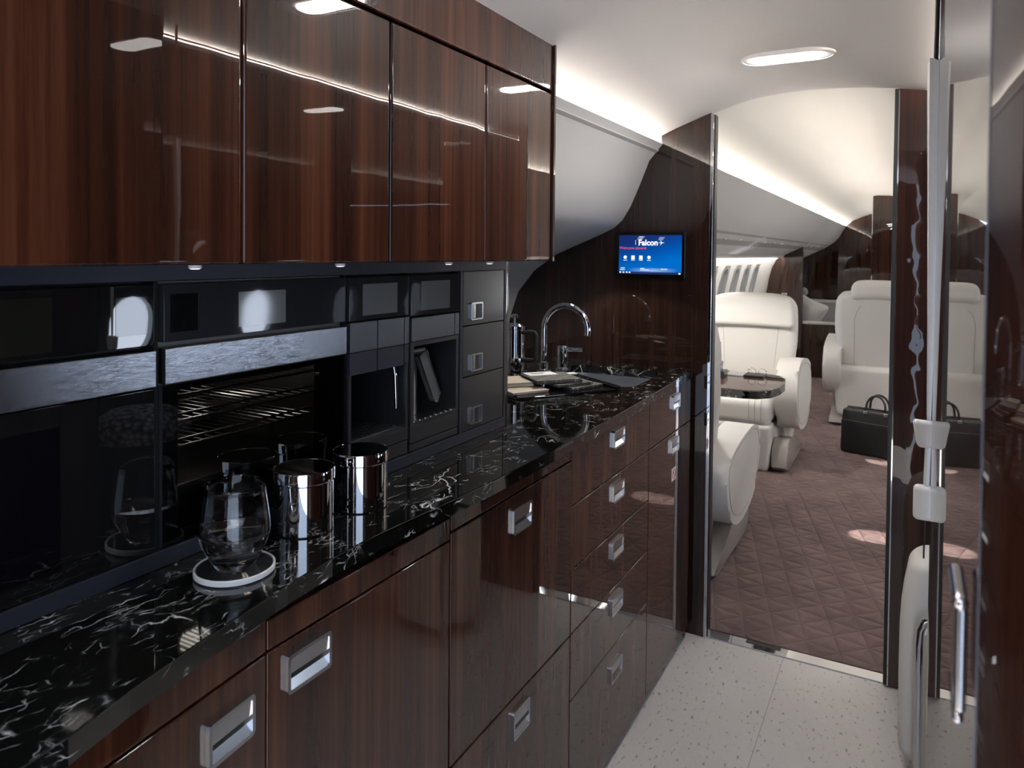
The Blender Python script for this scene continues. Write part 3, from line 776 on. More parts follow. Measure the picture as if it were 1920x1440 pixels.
# microwave (left)
mw = thing('microwave_oven', (-.93, .395, .935), 'built-in black glass microwave with steel band at the far left', 'oven')
glassbox(mw, .226, .566, .935, 1.265)
cpnl = obj('control_panel', box(NB(), XA-.018, XA, .224, .5645, 1.188, 1.2620, .0012), BLACKGL, mw)
obj('display', box(NB(), XA-.0002, XA+.0004, .515, .5545, 1.203, 1.2485, .0001), BLACKGL2, cpnl, smooth=False)
obj('display', box(NB(), XA-.0002, XA+.0004, .30, .444, 1.194, 1.2525, .0001), plain('dark_olive_display', (.012, .012, .008), .05), cpnl, smooth=False)
obj('steel_band', box(NB(), XA-.014, XA+.003, .224, .5648, 1.1375, 1.182, .0012), BRUSHED, mw)
dr = obj('door', box(NB(), XA-.014, XA, .224, .5648, .936, 1.1355, .0012), BLACKGL, mw)
obj('window', box(NB(), XA-.0002, XA+.0003, .25, .452, .955, 1.112), plain('smoked_window', (.0025, .0025, .004), .03), dr, smooth=False)
# oven (second)
ov = thing('steam_oven', (-.93, .739, .935), 'built-in oven with wire racks behind glass, behind the water glass', 'oven')
obj('body', box(NB(), -1.052, -1.042, .574, .904, .935, 1.265), BLACKPL, ov)
bm = NB(); box(bm, -1.042, XA-.012, .574, .590, .935, 1.136); box(bm, -1.042, XA-.012, .852, .904, .935, 1.136); box(bm, -1.042, XA-.012, .590, .852, .935, .945); box(bm, -1.042, XA-.012, .574, .904, 1.134, 1.265)
obj('cavity', bm, plain('dark_enamel', (.14, .135, .125), .35, metal=.3), ov)
cpnl = obj('control_panel', box(NB(), XA-.018, XA, .5762, .904, 1.190, 1.2620, .0012), BLACKGL2, ov)
obj('display', box(NB(), XA-.0002, XA+.0004, .585, .6255, 1.2015, 1.2495, .0001), BLACKGL, cpnl, smooth=False)
obj('display', box(NB(), XA-.0002, XA+.0004, .690, .775, 1.2000, 1.2480, .0001), DISPLAY, cpnl, smooth=False)
obj('steel_band', box(NB(), XA-.014, XA+.003, .5762, .904, 1.1385, 1.183, .0012), BRUSHED, ov)
bm = NB(); ring_prism(bm, [(.5745, .936), (.904, .936), (.904, 1.1365), (.5745, 1.1365)], [(.597, .952), (.846, .952), (.846, 1.130), (.597, 1.130)], lambda p: (XA-.0015, *p), lambda p: (XA-.012, *p))
dr = obj('door_frame', bm, BLACKGL2, ov, smooth=False)
bm = NB(); bm.faces.new([bm.verts.new((XA, y, z)) for y, z in ((.5745, .936), (.904, .936), (.904, 1.1365), (.5745, 1.1365))]); obj('door_glass', bm, OVENGLASS, dr, smooth=False)
for z in (1.118, 1.085, 1.052):
    bm = NB()
    for k in range(16): y = .600+k*.0163; tube(bm, [(-1.03, y, z), (XA-.02, y, z)], .0011, 6)
    for x in (-1.03, -.93, XA-.020): tube(bm, [(x, .594, z-.0012), (x, .850, z-.0012)], .0021, 6)
    tube(bm, [(XA-.020, .594, z+.008), (XA-.020, .850, z+.008)], .0018, 6)
    obj('wire_rack', bm, SATIN, ov)
ol = bpy.data.lights.new('oven_fill_light', 'POINT'); oo = bpy.data.objects.new('oven_fill_light', ol); COL.objects.link(oo); oo.parent = ov; oo.location = (-.03, .0, .19); ol.energy = .10; ol.shadow_soft_size = .02; ol.color = (1, .93, .82)  # fill light added inside the cavity so the racks show
obj('baking_tray', box(NB(), -1.03, XA-.024, .597, .848, .985, 1.0, .003), CHAR, ov)
# coffee machine
cm = thing('coffee_machine', (-.93, .993, .935), 'built-in coffee machine with steam wand and perforated drip tray', 'coffee machine')
cb = NB(); box(cb, -1.05, -.95, .913, 1.073, .935, 1.265); box(cb, -.95, XA-.02, .913, 1.073, 1.135, 1.265); box(cb, -.95, XA-.02, .913, 1.073, .935, .983)
obj('body', cb, BLACKPL, cm)
cpnl = obj('control_panel', box(NB(), XA-.018, XA, .913, 1.073, 1.189, 1.2620, .0012), BLACKGL2, cm)
obj('display', box(NB(), XA-.0002, XA+.0004, .946, 1.039, 1.197, 1.250, .0001), DISPLAY, cpnl, smooth=False)
for (a, b_) in ((.913, .983), (.9845, 1.058), (1.0595, 1.073)):
    obj('steel_cover', box(NB(), XA-.05, XA+.002, a+.0004, b_-.0004, 1.1375, 1.187, .0015), BRUSHED_D, cm)
    obj('lower_cover', box(NB(), XA-.05, XA+.0012, a+.0004, b_-.0004, 1.100 if a < 1 else 1.104, 1.1370, .0012), NAVY, cm)
obj('side_cheek', box(NB(), -.95, XA-.001, .913, .9195, .983, 1.100), CHAR, cm); obj('side_cheek', box(NB(), -.95, XA-.001, 1.0665, 1.073, .983, 1.104), CHAR, cm)
obj('brew_spout', box(NB(), -.94, -.845, .925, .962, 1.035, 1.099, .004), CHAR, cm)
obj('spout_cover', box(NB(), -.846, -.838, .933, .955, 1.045, 1.088, .003), SATIN, cm)
wd = tube(NB(), [(-.83, 1.050, 1.104), (-.822, 1.052, 1.096), (-.82, 1.054, 1.08), (-.819, 1.055, 1.030), (-.819, 1.055, 1.020)], [.003, .0034, .0036, .0036, .0028], 12); obj('steam_wand', wd, CHROME, cm)
bm = NB()
for i in range(13):
    for j in range(9):
        ring_prism(bm, [(p[0]+.9275+i*.011, p[1]-.942+j*.0145) for p in rrect(.011, .0145, .0005, 2)], [(p[0]+.9275+i*.011, p[1]-.942+j*.0145) for p in rrect(.0065, .0085, .003, 2)], lambda p: (p[1], p[0], .9866), lambda p: (p[1], p[0], .9846))
obj('drip_grille', bm, SATIN, cm, smooth=False)
obj('drip_tray_front', box(NB(), XA-.02, XA, .913, 1.073, .962, .984, .0015), CHAR, cm)
obj('plinth_drawer', box(NB(), XA-.02, XA-.001, .913, 1.073, .936, .9605, .0015), CHAR, cm)
# carafe machine
jm = thing('water_boiler', (-.93, 1.16, .935), 'built-in hot drink unit with a steel jug in its niche, next to the drawer tower', 'hot drink machine')
cb = NB(); box(cb, -1.05, -.96, 1.080, 1.240, .935, 1.265); box(cb, -.96, XA-.02, 1.080, 1.240, 1.138, 1.265); box(cb, -.96, XA-.02, 1.080, 1.240, .935, .984)
obj('body', cb, BLACKPL, jm)
cpnl = obj('control_panel', box(NB(), XA-.018, XA, 1.080, 1.240, 1.186, 1.2620, .0012), BLACKGL2, jm)
obj('display', box(NB(), XA-.0002, XA+.0004, 1.111, 1.207, 1.195, 1.250, .0001), DISPLAY, cpnl, smooth=False)
for (a, b_) in ((1.080, 1.223), (1.2245, 1.240)):
    obj('steel_cover', box(NB(), XA-.05, XA+.002, a+.0004, b_-.0004, 1.139, 1.183, .0015), BRUSHED_D, jm)
bm = NB(); ring_prism(bm, [(1.080, .983), (1.240, .983), (1.240, 1.138), (1.080, 1.138)], [(1.090, .988), (1.232, .988), (1.232, 1.130), (1.090, 1.130)], lambda p: (XA, *p), lambda p: (-.955, *p)); obj('niche_surround', bm, CHAR, jm, smooth=False)
bm = NB(); box(bm, -.95, XA-.002, 1.091, 1.231, .988, .990); 
for k in range(8): box(bm, XA-.006, XA+.001, 1.094+k*.0175, 1.106+k*.0175, .9885, .9915)
obj('drip_grille', bm, SATIN, jm, smooth=False)
obj('drawer_front', box(NB(), XA-.02, XA, 1.080, 1.240, .951, .982, .0015), CHAR, jm)
obj('plinth_drawer', box(NB(), XA-.02, XA-.001, 1.080, 1.240, .936, .9495, .0015), CHAR, jm)
jg = thing('steel_jug', (-.875, 1.135, .990), 'brushed steel jug with outlined loop handle standing in the drink niche', 'jug')
obj('body', lathe(NB(), [(0, 0), (.036, 0), (.038, .003), (.038, .09), (.034, .115), (.032, .120), (.026, .122), (0, .122)], (-.872, 1.128, .9902), 40), SATIN, jg)
a0, a1 = Vector((-.828, 1.150, 1.108)), Vector((-.822, 1.188, 1.022)); dd = (a1-a0).normalized(); nn = Vector((0, -dd.z, dd.y)).normalized()
loop = []
for k in range(13): a = PI*k/12; loop.append(a1+nn*math.cos(a)*.0125*-1+dd*math.sin(a)*.0125)
path = [a0-nn*.014]+loop+[a0+nn*.014]
bm = tube(NB(), path, .0016, 8); obj('handle_trim', bm, CHROME, jg)
bm = NB(); F = [bm.verts.new(p-Vector((.0008, 0, 0))) for p in path]; f_ = bm.faces.new(F)
r_ = bmesh.ops.extrude_face_region(bm, geom=[f_]); bmesh.ops.translate(bm, vec=(-.010, 0, 0), verts=[v for v in r_['geom'] if isinstance(v, bmesh.types.BMVert)])
obj('handle', bm, plain('grey_handle_plastic', (.07, .07, .075), .4), jg, smooth=False)
obj('spout', box(NB(), -.862, -.83, 1.10, 1.165, 1.108, 1.120, .004), BRUSHED_D, jg)
# drawer tower
dt = thing('drawer_tower', (-.93, 1.34, .935), 'charcoal tower of three small drawers at the right end of the appliance wall', 'drawer unit')
obj('body', box(NB(), -1.05, XA-.019, 1.2555, 1.4255, .9345, 1.266), GAP, dt)
for (z0, z1, hz) in ((1.1535, 1.2660, 1.182), (1.0475, 1.1520, 1.0745), (.9355, 1.046, .9635)):
    d = obj('drawer', box(NB(), XA-.018, XA+.0005, 1.2565, 1.4245, z0, z1, .0015), CHAR, dt)
    b = NB(); X = lambda p, dx: (XA+.0007+dx, 1.305+p[0], hz+p[1])
    ring_prism(b, rrect(.047, .037, .004), rrect(.040, .030, .0025), lambda p: X(p, .004), lambda p: X(p, .0))
    box(b, XA+.001, XA+.0035, 1.289, 1.300, hz-.0145, hz+.0145, .0008)
    h_ = obj('handle', b, SATIN, d, label='small square satin chrome latch')
    obj('finger_pocket', box(NB(), XA+.0006, XA+.0012, 1.3005, 1.3245, hz-.0145, hz+.0145), BLACKPL, h_, smooth=False)

# ================================================================ wall cabinets
GU = 'lacquered wall cabinets above the ovens'
seams = [.322, .5975, .872, 1.150, 1.4265]
labs = ['lacquered wall cabinet nearest the viewer, with the warmest wood grain', 'second wall cabinet from the viewer, above the racked oven', 'third wall cabinet from the viewer, above the coffee machine', 'wall cabinet nearest the sink, last in the row over the worktop']
for k in range(4):
    y0, y1 = seams[k], seams[k+1]
    c = thing('wall_cabinet', (-.95, (y0+y1)/2, 1.288), labs[k], 'cabinet', GU)
    obj('body', prism(NB(), [(XU-.021, 1.2885), (XU-.021, 1.648), (-.80, 1.648), (-.87, 1.47), (-.94, 1.39), (-1.0, 1.355), (-1.0, 1.2885)], 'y', y0+.0005, y1-.0005), GAP, c)
    b = box(NB(), XU-.020, XU, y0+.0016, y1-.0016, 1.2885, 1.6495, .004, 5)
    obj('door', b, WOOD, c)
c = thing('wall_cabinet', (-.95, .16, 1.288), 'wall cabinet above the left edge of the microwave, mostly outside the photo', 'cabinet')
obj('body', prism(NB(), [(XU-.021, 1.2885), (XU-.021, 1.648), (-.80, 1.648), (-.87, 1.47), (-.94, 1.39), (-1.0, 1.355), (-1.0, 1.2885)], 'y', .02, .3215), GAP, c); obj('door', box(NB(), XU-.020, XU, .02, .3205, 1.2885, 1.6495, .004, 5), WOOD, c)
fs = thing('cornice_panel', (-.8, .75, 1.655), 'long lacquered wood panel between the wall cabinets and the ceiling', 'panel')
obj('panel', box(NB(), -.76, XU, .02, 1.4265, 1.6545, 1.757, .003, 3), WOOD, fs)
ep = thing('end_panel', (-.8, 1.43, 1.288), 'tall slim lacquered end panel closing the wall cabinets beside the white sidewall', 'panel')
obj('panel', prism(NB(), [(-.685, 1.287), (-.685, 1.768), (-.688, 1.776), (-.695, 1.768), (-.78, 1.72), (-.83, 1.63), (-.89, 1.475), (-.95, 1.400), (-1.0, 1.377), (-1.0, 1.287)], 'y', 1.427, 1.4345), WOOD_DARK, ep)
us = thing('valance_panel', (-.8, .75, 1.2865), 'dark underside panel of the wall cabinets', 'panel')
obj('panel', box(NB(), -1.0, XU-.004, .02, 1.4265, 1.2877, 1.2884), NAVY, us)
for y, n_ in ((.571, 'above the microwave'), (.819, 'above the racked oven'), (1.105, 'above the drink unit'), (1.251, 'above the drawer tower')):
    t = thing('puck_light', (-.74, y, 1.2864), 'small round light under the wall cabinets, '+n_, 'light', 'puck lights under the wall cabinets')
    obj('housing', lathe(NB(), [(0, 0), (.0075, 0), (.0075, -.0035), (.006, -.004)], (-.74, y, 1.2866), 20), COASTW, t)
    obj('lens', lathe(NB(), [(.006, -.004), (.0045, -.0046), (0, -.0048)], (-.74, y, 1.2866), 20), PUCK, t)

# reading light in the lining above the sink
Ln = Vector((.30, 0, -.95)).normalized()
rl = thing('spot_light', (-.996, 2.2, 1.378), 'small oval spot light in the white sidewall above the faucet', 'light')
MR = Matrix.Translation((-1.004, 2.2, 1.3765)) @ Vector((.37, 0, -.93)).to_track_quat('Z', 'Y').to_matrix().to_4x4()
obj('ring', lathe(NB(), [(.030, -.001), (.030, .003), (.024, .004), (.023, .001)], (0, 0, 0), 32, M=MR), CHROME, rl)
obj('lens', lathe(NB(), [(.023, .001), (.012, .0025), (0, .003)], (0, 0, 0), 32, M=MR), SPOT, rl)
sp_ = bpy.data.lights.new('spot_beam', 'SPOT'); so = bpy.data.objects.new('spot_beam', sp_); COL.objects.link(so); so.parent = rl
so.location = (.004, 0, -.012); so.rotation_euler = Vector((.2, 0, -1)).to_track_quat('-Z', 'Y').to_euler(); sp_.energy = 9; sp_.spot_size = 1.9; sp_.shadow_soft_size = .02; sp_.color = (1, .93, .82)

# ================================================================ cabin control screen
tv = thing('touch_screen', (-.81, YB-.006, 1.30), 'blue lit cabin control screen in a black bezel on the wood bulkhead', 'screen')
X0, X1, ZT, ZB = -.937, -.687, 1.3825, 1.220
bm = NB(); prism(bm, [(p[0]+(X0+X1)/2, p[1]+(ZT+ZB)/2) for p in rrect(X1-X0, ZT-ZB, .006)], 'y', YB-.007, YB-.0005, .0015); obj('bezel', bm, plain('black_bezel', (.003, .003, .004), .08), tv)
def screen_mat():
    m, nt, p = nm('screen_blue'); g = N(nt, 'ShaderNodeNewGeometry'); sp = N(nt, 'ShaderNodeSeparateXYZ'); nt.links.new(g.outputs['Position'], sp.inputs[0])
    z = math_(nt, 'DIVIDE', math_(nt, 'SUBTRACT', sp.outputs[2], 1.234), .137); x = math_(nt, 'DIVIDE', math_(nt, 'SUBTRACT', sp.outputs[0], -.923), .227)
    t = math_(nt, 'ADD', math_(nt, 'MULTIPLY', z, .8), math_(nt, 'MULTIPLY', x, -.35))
    r = ramp(nt, [(0, (.0, .16, .62)), (.25, (.0, .09, .44)), (.55, (.004, .03, .2)), (.85, (.008, .022, .09))]); nt.links.new(t, r.inputs[0])
    hz = math_(nt, 'SUBTRACT', 1, math_(nt, 'MULTIPLY', math_(nt, 'ABSOLUTE', math_(nt, 'SUBTRACT', z, .10)), 14), True)
    hx = math_(nt, 'SUBTRACT', 1, math_(nt, 'MULTIPLY', math_(nt, 'ABSOLUTE', math_(nt, 'SUBTRACT', x, .55)), 2.6), True)
    mx = N(nt, 'ShaderNodeMixRGB'); nt.links.new(math_(nt, 'MULTIPLY', hz, hx), mx.inputs[0]); nt.links.new(r.outputs[0], mx.inputs[1]); mx.inputs[2].default_value = (.35, .55, .9, 1)
    br = math_(nt, 'LESS_THAN', z, .055); mb = N(nt, 'ShaderNodeMixRGB'); nt.links.new(br, mb.inputs[0]); nt.links.new(mx.outputs[0], mb.inputs[1]); mb.inputs[2].default_value = (.015, .03, .12, 1)
    nt.links.new(mb.outputs[0], p.inputs['Emission Color']); setp(p, base=(0, 0, 0), es=.95, rough=.1); return m
SW, SH = .227, .137
sx = lambda u: -.923+SW*u
sz = lambda v: 1.371-SH*v
bm = NB(); f4 = [bm.verts.new(p) for p in ((sx(0), YB-.0074, sz(0)), (sx(1), YB-.0074, sz(0)), (sx(1), YB-.0074, sz(1)), (sx(0), YB-.0074, sz(1)))]; bm.faces.new(f4)
scr = obj('display', bm, screen_mat(), tv, smooth=False)
WTX = emis('screen_white', (.95, .97, 1), 1.1); RTX = emis('screen_red', (.85, .09, .17), 1.1)
FP = lambda u, v, s: (lambda x, y: (sx(u)+x, YB-.0078, sz(v)+y))
obj('logo_text', text_bm('Falcon', .0275, FP(.315, .258, 1), offset=.0009), WTX, scr, smooth=False)
obj('greeting_text', text_bm('Welcome aboard', .0140, FP(.005, .362, 1)), RTX, scr, smooth=False)
def quad(bm, u0, v0, u1, v1, sk=0, y=YB-.0078):
    bm.faces.new([bm.verts.new(p) for p in ((sx(u0), y, sz(v1)), (sx(u1), y, sz(v1)), (sx(u1+sk), y, sz(v0)), (sx(u0+sk), y, sz(v0)))])
bm = NB(); quad(bm, .268, .13, .275, .17); quad(bm, .268, .18, .275, .245)
for k in range(3): quad(bm, .285+k*.01, .105-k*.035, .36+k*.012, .115-k*.033, .04); quad(bm, .62+k*.006, .115-k*.03, .69+k*.012, .122-k*.03, .035)
obj('logo_mark', bm, WTX, scr, smooth=False)
bm = NB()   # small aeroplane mark after the name
cxp, czp = sx(.685), sz(.195)
for pts_ in (((-.0085, .001), (.0085, .001), (.010, 0), (.0085, -.001), (-.0085, -.001)), ((-.001, 0), (.003, 0), (-.003, .0085), (-.0045, .0085)), ((-.001, 0), (.003, 0), (-.003, -.0085), (-.0045, -.0085)), ((-.0085, 0), (-.006, 0), (-.009, .003)), ((-.0085, 0), (-.006, 0), (-.009, -.003))):
    bm.faces.new([bm.verts.new((cxp+a, YB-.0078, czp+b_)) for a, b_ in pts_])
obj('plane_mark', bm, WTX, scr, smooth=False)
for u, kind in ((.105, 0), (.232, 1), (.36, 1), (.49, 0)):
    bm = NB()
    if kind: quad(bm, u-.028, .525, u+.028, .625)
    else: bm.faces.new([bm.verts.new((sx(u)+.0062*math.cos(a), YB-.0078, sz(.57)+.0062*math.sin(a))) for a in [i*PI/8 for i in range(16)]])
    quad(bm, u-.03, .638, u+.03, .652); obj('icon', bm, WTX, scr, smooth=False)
bm = NB()
for (u0, v, u1) in ((.03, .84, .10), (.02, .885, .10), (.35, .845, .42), (.35, .885, .49), (.68, .857, .78)): quad(bm, u0, v, u1, v+.016)
for u in (.012, .065, .118, .165): quad(bm, u, .945, u+.028, .975)
quad(bm, .955, .955, .985, .99)
obj('caption_marks', bm, WTX, scr, smooth=False)

# ================================================================ right foreground: gloss door leaf, folding seat, harness
mp_ = thing('gloss_door_panel', (.035, .68, 0), 'tall mirror-gloss wood door leaf close to the viewer at the right, reflecting the cabin', 'door panel')
bm = NB(); prism(bm, [(.0255, .35), (.0230, 1.0), (.0245, 1.0015), (.048, 1.0015), (.050, .35)], 'z', 0.004, 1.80, .0008)
obj('panel', bm, MIRROR_WOOD, mp_, angle=20)
bm = NB(); box(bm, .0232, .050, 1.0018, 1.0045, .004, 1.80, .0008); obj('edge_trim', bm, BLACKPL, mp_)
h_ = NB(); rbox(h_, (.0212, .385, 1.131), (.0022, .020, .023), .0020, 3, 3); ho = obj('pull_plate', h_, SATIN, mp_, label='satin metal pull plate')
obj('pull_cap', rbox(NB(), (.0205, .385, 1.1560), (.0032, .0215, .0030), .003, 3, 3), CHROME, ho); obj('pull_cap', rbox(NB(), (.0205, .385, 1.1055), (.0030, .0215, .0022), .003, 3, 3), CHROME, ho)
wd_ = thing('curved_cabinet_panel', (.06, .2, 0), 'very near curved dark wood panel filling the right edge of the photo', 'panel')
ptsf = []
x, y, t_ = .0262, .3485, math.radians(10.4)
for k in range(26):
    ptsf.append((x, y)); st_ = .008; x += math.sin(t_)*st_; y -= math.cos(t_)*st_; t_ += st_/.62
ptsb = [(x+.10, y) for x, y in ptsf[::-1]]
bm = prism(NB(), ptsf+[(.16, ptsf[-1][1]), (.16, .3485)], 'z', .004, 1.79)
obj('panel', bm, wood('near_gloss_wood', (.012, .004, .003), (.035, .010, .006), (.07, .022, .012), wave=.5), wd_, angle=40)

js = thing('folding_seat', (.12, 2.10, .0), 'cream leather folding crew seat with chrome tube, in front of the doorway post', 'seat')
def jsf(q):
    t = (q.z+.26)/.52
    if q.x > 0: return (q.x, q.y, q.z)
    return (q.x+.026*max(0, (t-.55)/.45)**2.2+.006*max(0, .4-t), q.y, q.z)
obj('back_pad', rbox(NB(), (.125, 2.10, .306), (.139, .070, .262), .040, 8, 6, fn=jsf), LEATHER, js)
obj('seat_pad', rbox(NB(), (.145, 2.03, .22), (.105, .030, .19), .026, 6, 4), LEATHER, js)
obj('chrome_tube', tube(NB(), [(.0300, 1.985, .02), (.0300, 1.985, .37), (.0325, 1.985, .41), (.041, 1.985, .435), (.055, 1.985, .443), (.24, 1.985, .443)], .0085, 16), CHROME, js)
obj('hinge_tube', tube(NB(), [(.0500, 1.988, .02), (.0500, 1.988, .36)], .004, 10), CHROME, js)
obj('foot', box(NB(), .06, .20, 2.06, 2.16, .001, .06, .006), LEATHER_G, js)
hs = thing('curtain_tie', (.018, 1.035, .98), 'narrow white gathered curtain with a cloth tie-back and pull, hanging by the gloss door leaf', 'curtain')
bm = NB(); nseg = 40; ring = 16; rings = []
for i in range(nseg+1):
    u = i/nseg; z = 1.545-(1.545-1.10)*u; w = .0062*(1-u)**.8+.0026; rings.append([])
    for k in range(ring):
        a = 2*PI*k/ring; rr = w*(1+.32*(1-u)*math.sin(5*a+.8)+.06*math.sin(3*a+u*4))
        rings[-1].append(bm.verts.new((.0195+.0010*u+rr*math.cos(a)*.85, 1.035+rr*math.sin(a)*.7, z+(.003*math.sin(2*a) if i == 0 else 0))))
for a, b_ in zip(rings, rings[1:]):
    for k in range(ring): bm.faces.new((a[k], a[(k+1) % ring], b_[(k+1) % ring], b_[k]))
bm.faces.new(rings[0]); bm.faces.new(rings[-1][::-1])
obj('cloth', bm, CLOTHW, hs, angle=60)
def bandf(q): return (q.x*(1+.25*q.z/.018), q.y, q.z-.10*abs(q.x)+.006*(q.x/.018)**2)
obj('tie_back', rbox(NB(), (.0165, 1.033, 1.086), (.0115, .008, .0165), .005, 8, 3, fn=bandf), CLOTHW, hs)
obj('cord', tube(NB(), [(.020, 1.035, 1.07), (.0195, 1.035, 1.045), (.0190, 1.035, 1.015)], .0035, 10), CLOTHW, hs)
obj('pull_weight', rbox(NB(), (.0160, 1.035, 1.000), (.0110, .008, .0215), .006, 4, 4), COASTW, hs)
tk = thing('curtain_track', (.022, 1.035, 1.55), 'slim black and steel track rod above the white curtain', 'curtain rail')
obj('rod', tube(NB(), [(.0195, 1.036, 1.540), (.0215, 1.036, 1.79)], .0028, 10), RUBBER, tk)
obj('steel_rod', tube(NB(), [(.0245, 1.036, 1.540), (.0255, 1.036, 1.79)], .0014, 8), CHROME, tk)
obj('cord', tube(NB(), [(.0185, 1.036, 1.005), (.018, 1.036, .93)], .0012, 6), RUBBER, tk)

# ================================================================ cabin seats
def catmull(P, n=6):
    out = []; L = len(P)
    for i in range(L):
        p0, p1, p2, p3 = (Vector(P[(i+k-1) % L]) for k in range(4))
        for j in range(n):
            t = j/n; out.append(tuple(.5*((2*p1)+(p2-p0)*t+(2*p0-5*p1+4*p2-p3)*t*t+(3*p1-p0-3*p2+p3)*t**3)))
    return out
ARM = catmull([(-.30, .625), (-.355, .56), (-.365, .44), (-.28, .29), (-.10, .225), (.12, .225), (.27, .30), (.33, .45), (.29, .57), (.10, .64), (-.16, .665)], 5)
def backf(q):
    z = q.z/.32; x = q.x*(1-.10*max(0, z-.45)**1.3-.10*max(0, -z)); 
    return (x, q.y+q.z*.14+.05*(q.x/.29)**2*-1*(1 if q.y < 0 else .75), q.z-.035*(abs(q.x)/.29)**3*(1 if q.z > 0 else 0))
def bx_(P, s=1): return P
def make_seat(label, pillow=False, low=False):
    t = thing('cabin_seat', (0, 0, 0), label, 'seat')
    obj('backrest', rbox(NB(), (0, .20, .735), (.292, .072, .315), .066, 8, 6, fn=backf), LEATHER, t)
    bk = [o for o in t.children if o.name.startswith('backrest')]
    b_ = bk[0] if bk else t
    bm = NB()
    for s in (-1, 1):
        rear = lambda x_, z_: (x_, .2725+(z_-.735)*.14-.0375*(x_/.29)**2, z_)
        face = lambda x_, z_: (x_, .1275+(z_-.735)*.14-.05*(x_/.29)**2, z_)
        tube(bm, [rear(s*.150, z_) for z_ in (.43, .55, .70, .82)]+[rear(s*.135, .88), rear(s*.105, .93)], .0022, 6)
        tube(bm, [face(s*(.150+.03*(z_-.45)/.38), z_) for z_ in (.46, .55, .65, .75, .83)], .0016, 6)
    obj('seam', bm, STITCH, b_)
    def hf(q): return (q.x*(1-.05*max(0, q.z/.1)), q.y+q.z*.14-.05*(q.x/.28)**2, q.z-.028*(abs(q.x)/.28)**3*(1 if q.z > 0 else 0))
    obj('back_shell', rbox(NB(), (0, .228, .270), (.285, .052, .200), .045, 8, 5, fn=lambda q: (q.x*(1-.06*max(0, -q.z/.2)), q.y-.025*(q.x/.29)**2+.04*q.z, q.z)), LEATHER, t)
    obj('headrest', rbox(NB(), (0, .142, .938), (.278, .034, .108), .030, 8, 5, fn=hf), LEATHER, t)
    if pillow:
        obj('head_pillow', rbox(NB(), (0, .262, 1.052), (.175, .085, .072), .050, 8, 5, fn=lambda q: (q.x, q.y, q.z-.02*(q.x/.17)**4)), LEATHER, t)
    c_ = obj('seat_cushion', rbox(NB(), (0, -.13, .365), (.222, .30, .088), .055, 8, 5, fn=lambda q: (q.x, q.y, q.z+.008*(1-(q.x/.22)**2)-.012*(q.y < -.2))), LEATHER, t)
    bm = NB()
    for x_ in (.10, .135, .17): tube(bm, [(x_, -.40, .452), (x_, -.428, .42), (x_, -.4335, .37), (x_, -.432, .31)], .0016, 6)
    obj('seam', bm, STITCH, c_)
    obj('leg_rest', rbox(NB(), (0, -.33, .148), (.220, .085, .145), .030, 6, 4, fn=lambda q: (q.x*(1+.04*q.z/.14), q.y-.02*(q.z/.14), q.z)), LEATHER, t)
    for s in (-1, 1):
        A_ = [(p[0], .405+(p[1]-.44)*(.60 if p[1] > .44 else 1)) for p in ARM] if low else ARM
        bm = prism(NB(), A_, 'x', s*.300-.064, s*.300+.064, .030, 5)
        a_ = obj('armrest', bm, LEATHER, t, angle=50)
        off = [(p[0]*.90-.001, (p[1]-.44)*.86+.44) for p in A_]
        obj('seam', tube(NB(), [(s*.3645, p[0], p[1]) for p in off], .0018, 6, closed=True), STITCH, a_)
    obj('pedestal', rbox(NB(), (0, -.02, .16), (.235, .24, .10), .03, 4, 3), LEATHER, t)
    for s in (-1, 1):
        P = catmull([(-.36, .02), (-.36, .13), (-.30, .19), (-.10, .17), (.12, .09), (.28, .05), (.28, .02), (0, .015)], 4)
        obj('base_skirt', prism(NB(), [(p[0], max(.008, p[1])) for p in P], 'x', s*.270-.045, s*.270+.045, .012, 3), LEATHER_G, t, angle=50)
    return t
seatA = make_seat('cream leather seat facing the viewer behind the small table'); seatA.location = (-.95, 4.93, 0)
seatB = make_seat('', low=True); seatB['label'] = 'cream leather seat seen from behind, nearest the bulkhead and cut off by the door frame'; seatB.location = (-.982, 3.20, 0); seatB.rotation_euler.z = PI
seatC = make_seat('grey-looking cream seat seen from behind on the right, with a head pillow on top', True); seatC.location = (-.235, 6.37, 0); seatC.rotation_euler.z = PI
for s_ in (seatA, seatB, seatC): s_['group'] = 'leather cabin seats'
t = thing('seat_lever', (-.745, 5.15, 1.02), 'tiny metal adjuster on the top corner of the seat facing the viewer', 'lever')
obj('knob', rbox(NB(), (-.755, 5.17, 1.045), (.016, .012, .008), .004, 2, 2), SATIN, t)

# table
TZ = .66
tp = [(-1.24, 3.56), (-.70, 3.56), (-.635, 3.58), (-.585, 3.64), (-.560, 3.74), (-.556, 3.88), (-.575, 4.02), (-.61, 4.10), (-.68, 4.135), (-1.24, 4.135)]
tb = thing('side_table', (-.95, 3.85, 0), 'low wood topped cabin table with black marble edge between two facing seats', 'table')
obj('tabletop', prism(NB(), [(-.90+(x+.90)*.975, 3.85+(y-3.85)*.96) for x, y in tp], 'z', TZ-.004, TZ+.0012, .0004), wood('table_wood', (.03, .012, .008), (.09, .035, .020), (.16, .07, .04), wave=.4), tb, label='glossy brown wood inlay')
obj('edge', prism(NB(), tp, 'z', TZ-.040, TZ-.0045+.0045, .003, 2), STONE, tb, smooth=False, label='black marble edge')
obj('bracket', box(NB(), -1.30, -1.15, 3.70, 4.00, .30, TZ-.041, .01), LEATHER_G, tb)
t = thing('table_lighter', (-.925, 4.03, TZ), 'small chrome stand and cup at the window end of the cabin table', 'ornament')
obj('cup', lathe(NB(), [(0, .001), (.028, .001), (.024, .012), (.026, .05), (.030, .062), (.026, .064), (.022, .05), (0, .048)], (-.925, 4.03, TZ), 24), CHROME, t)
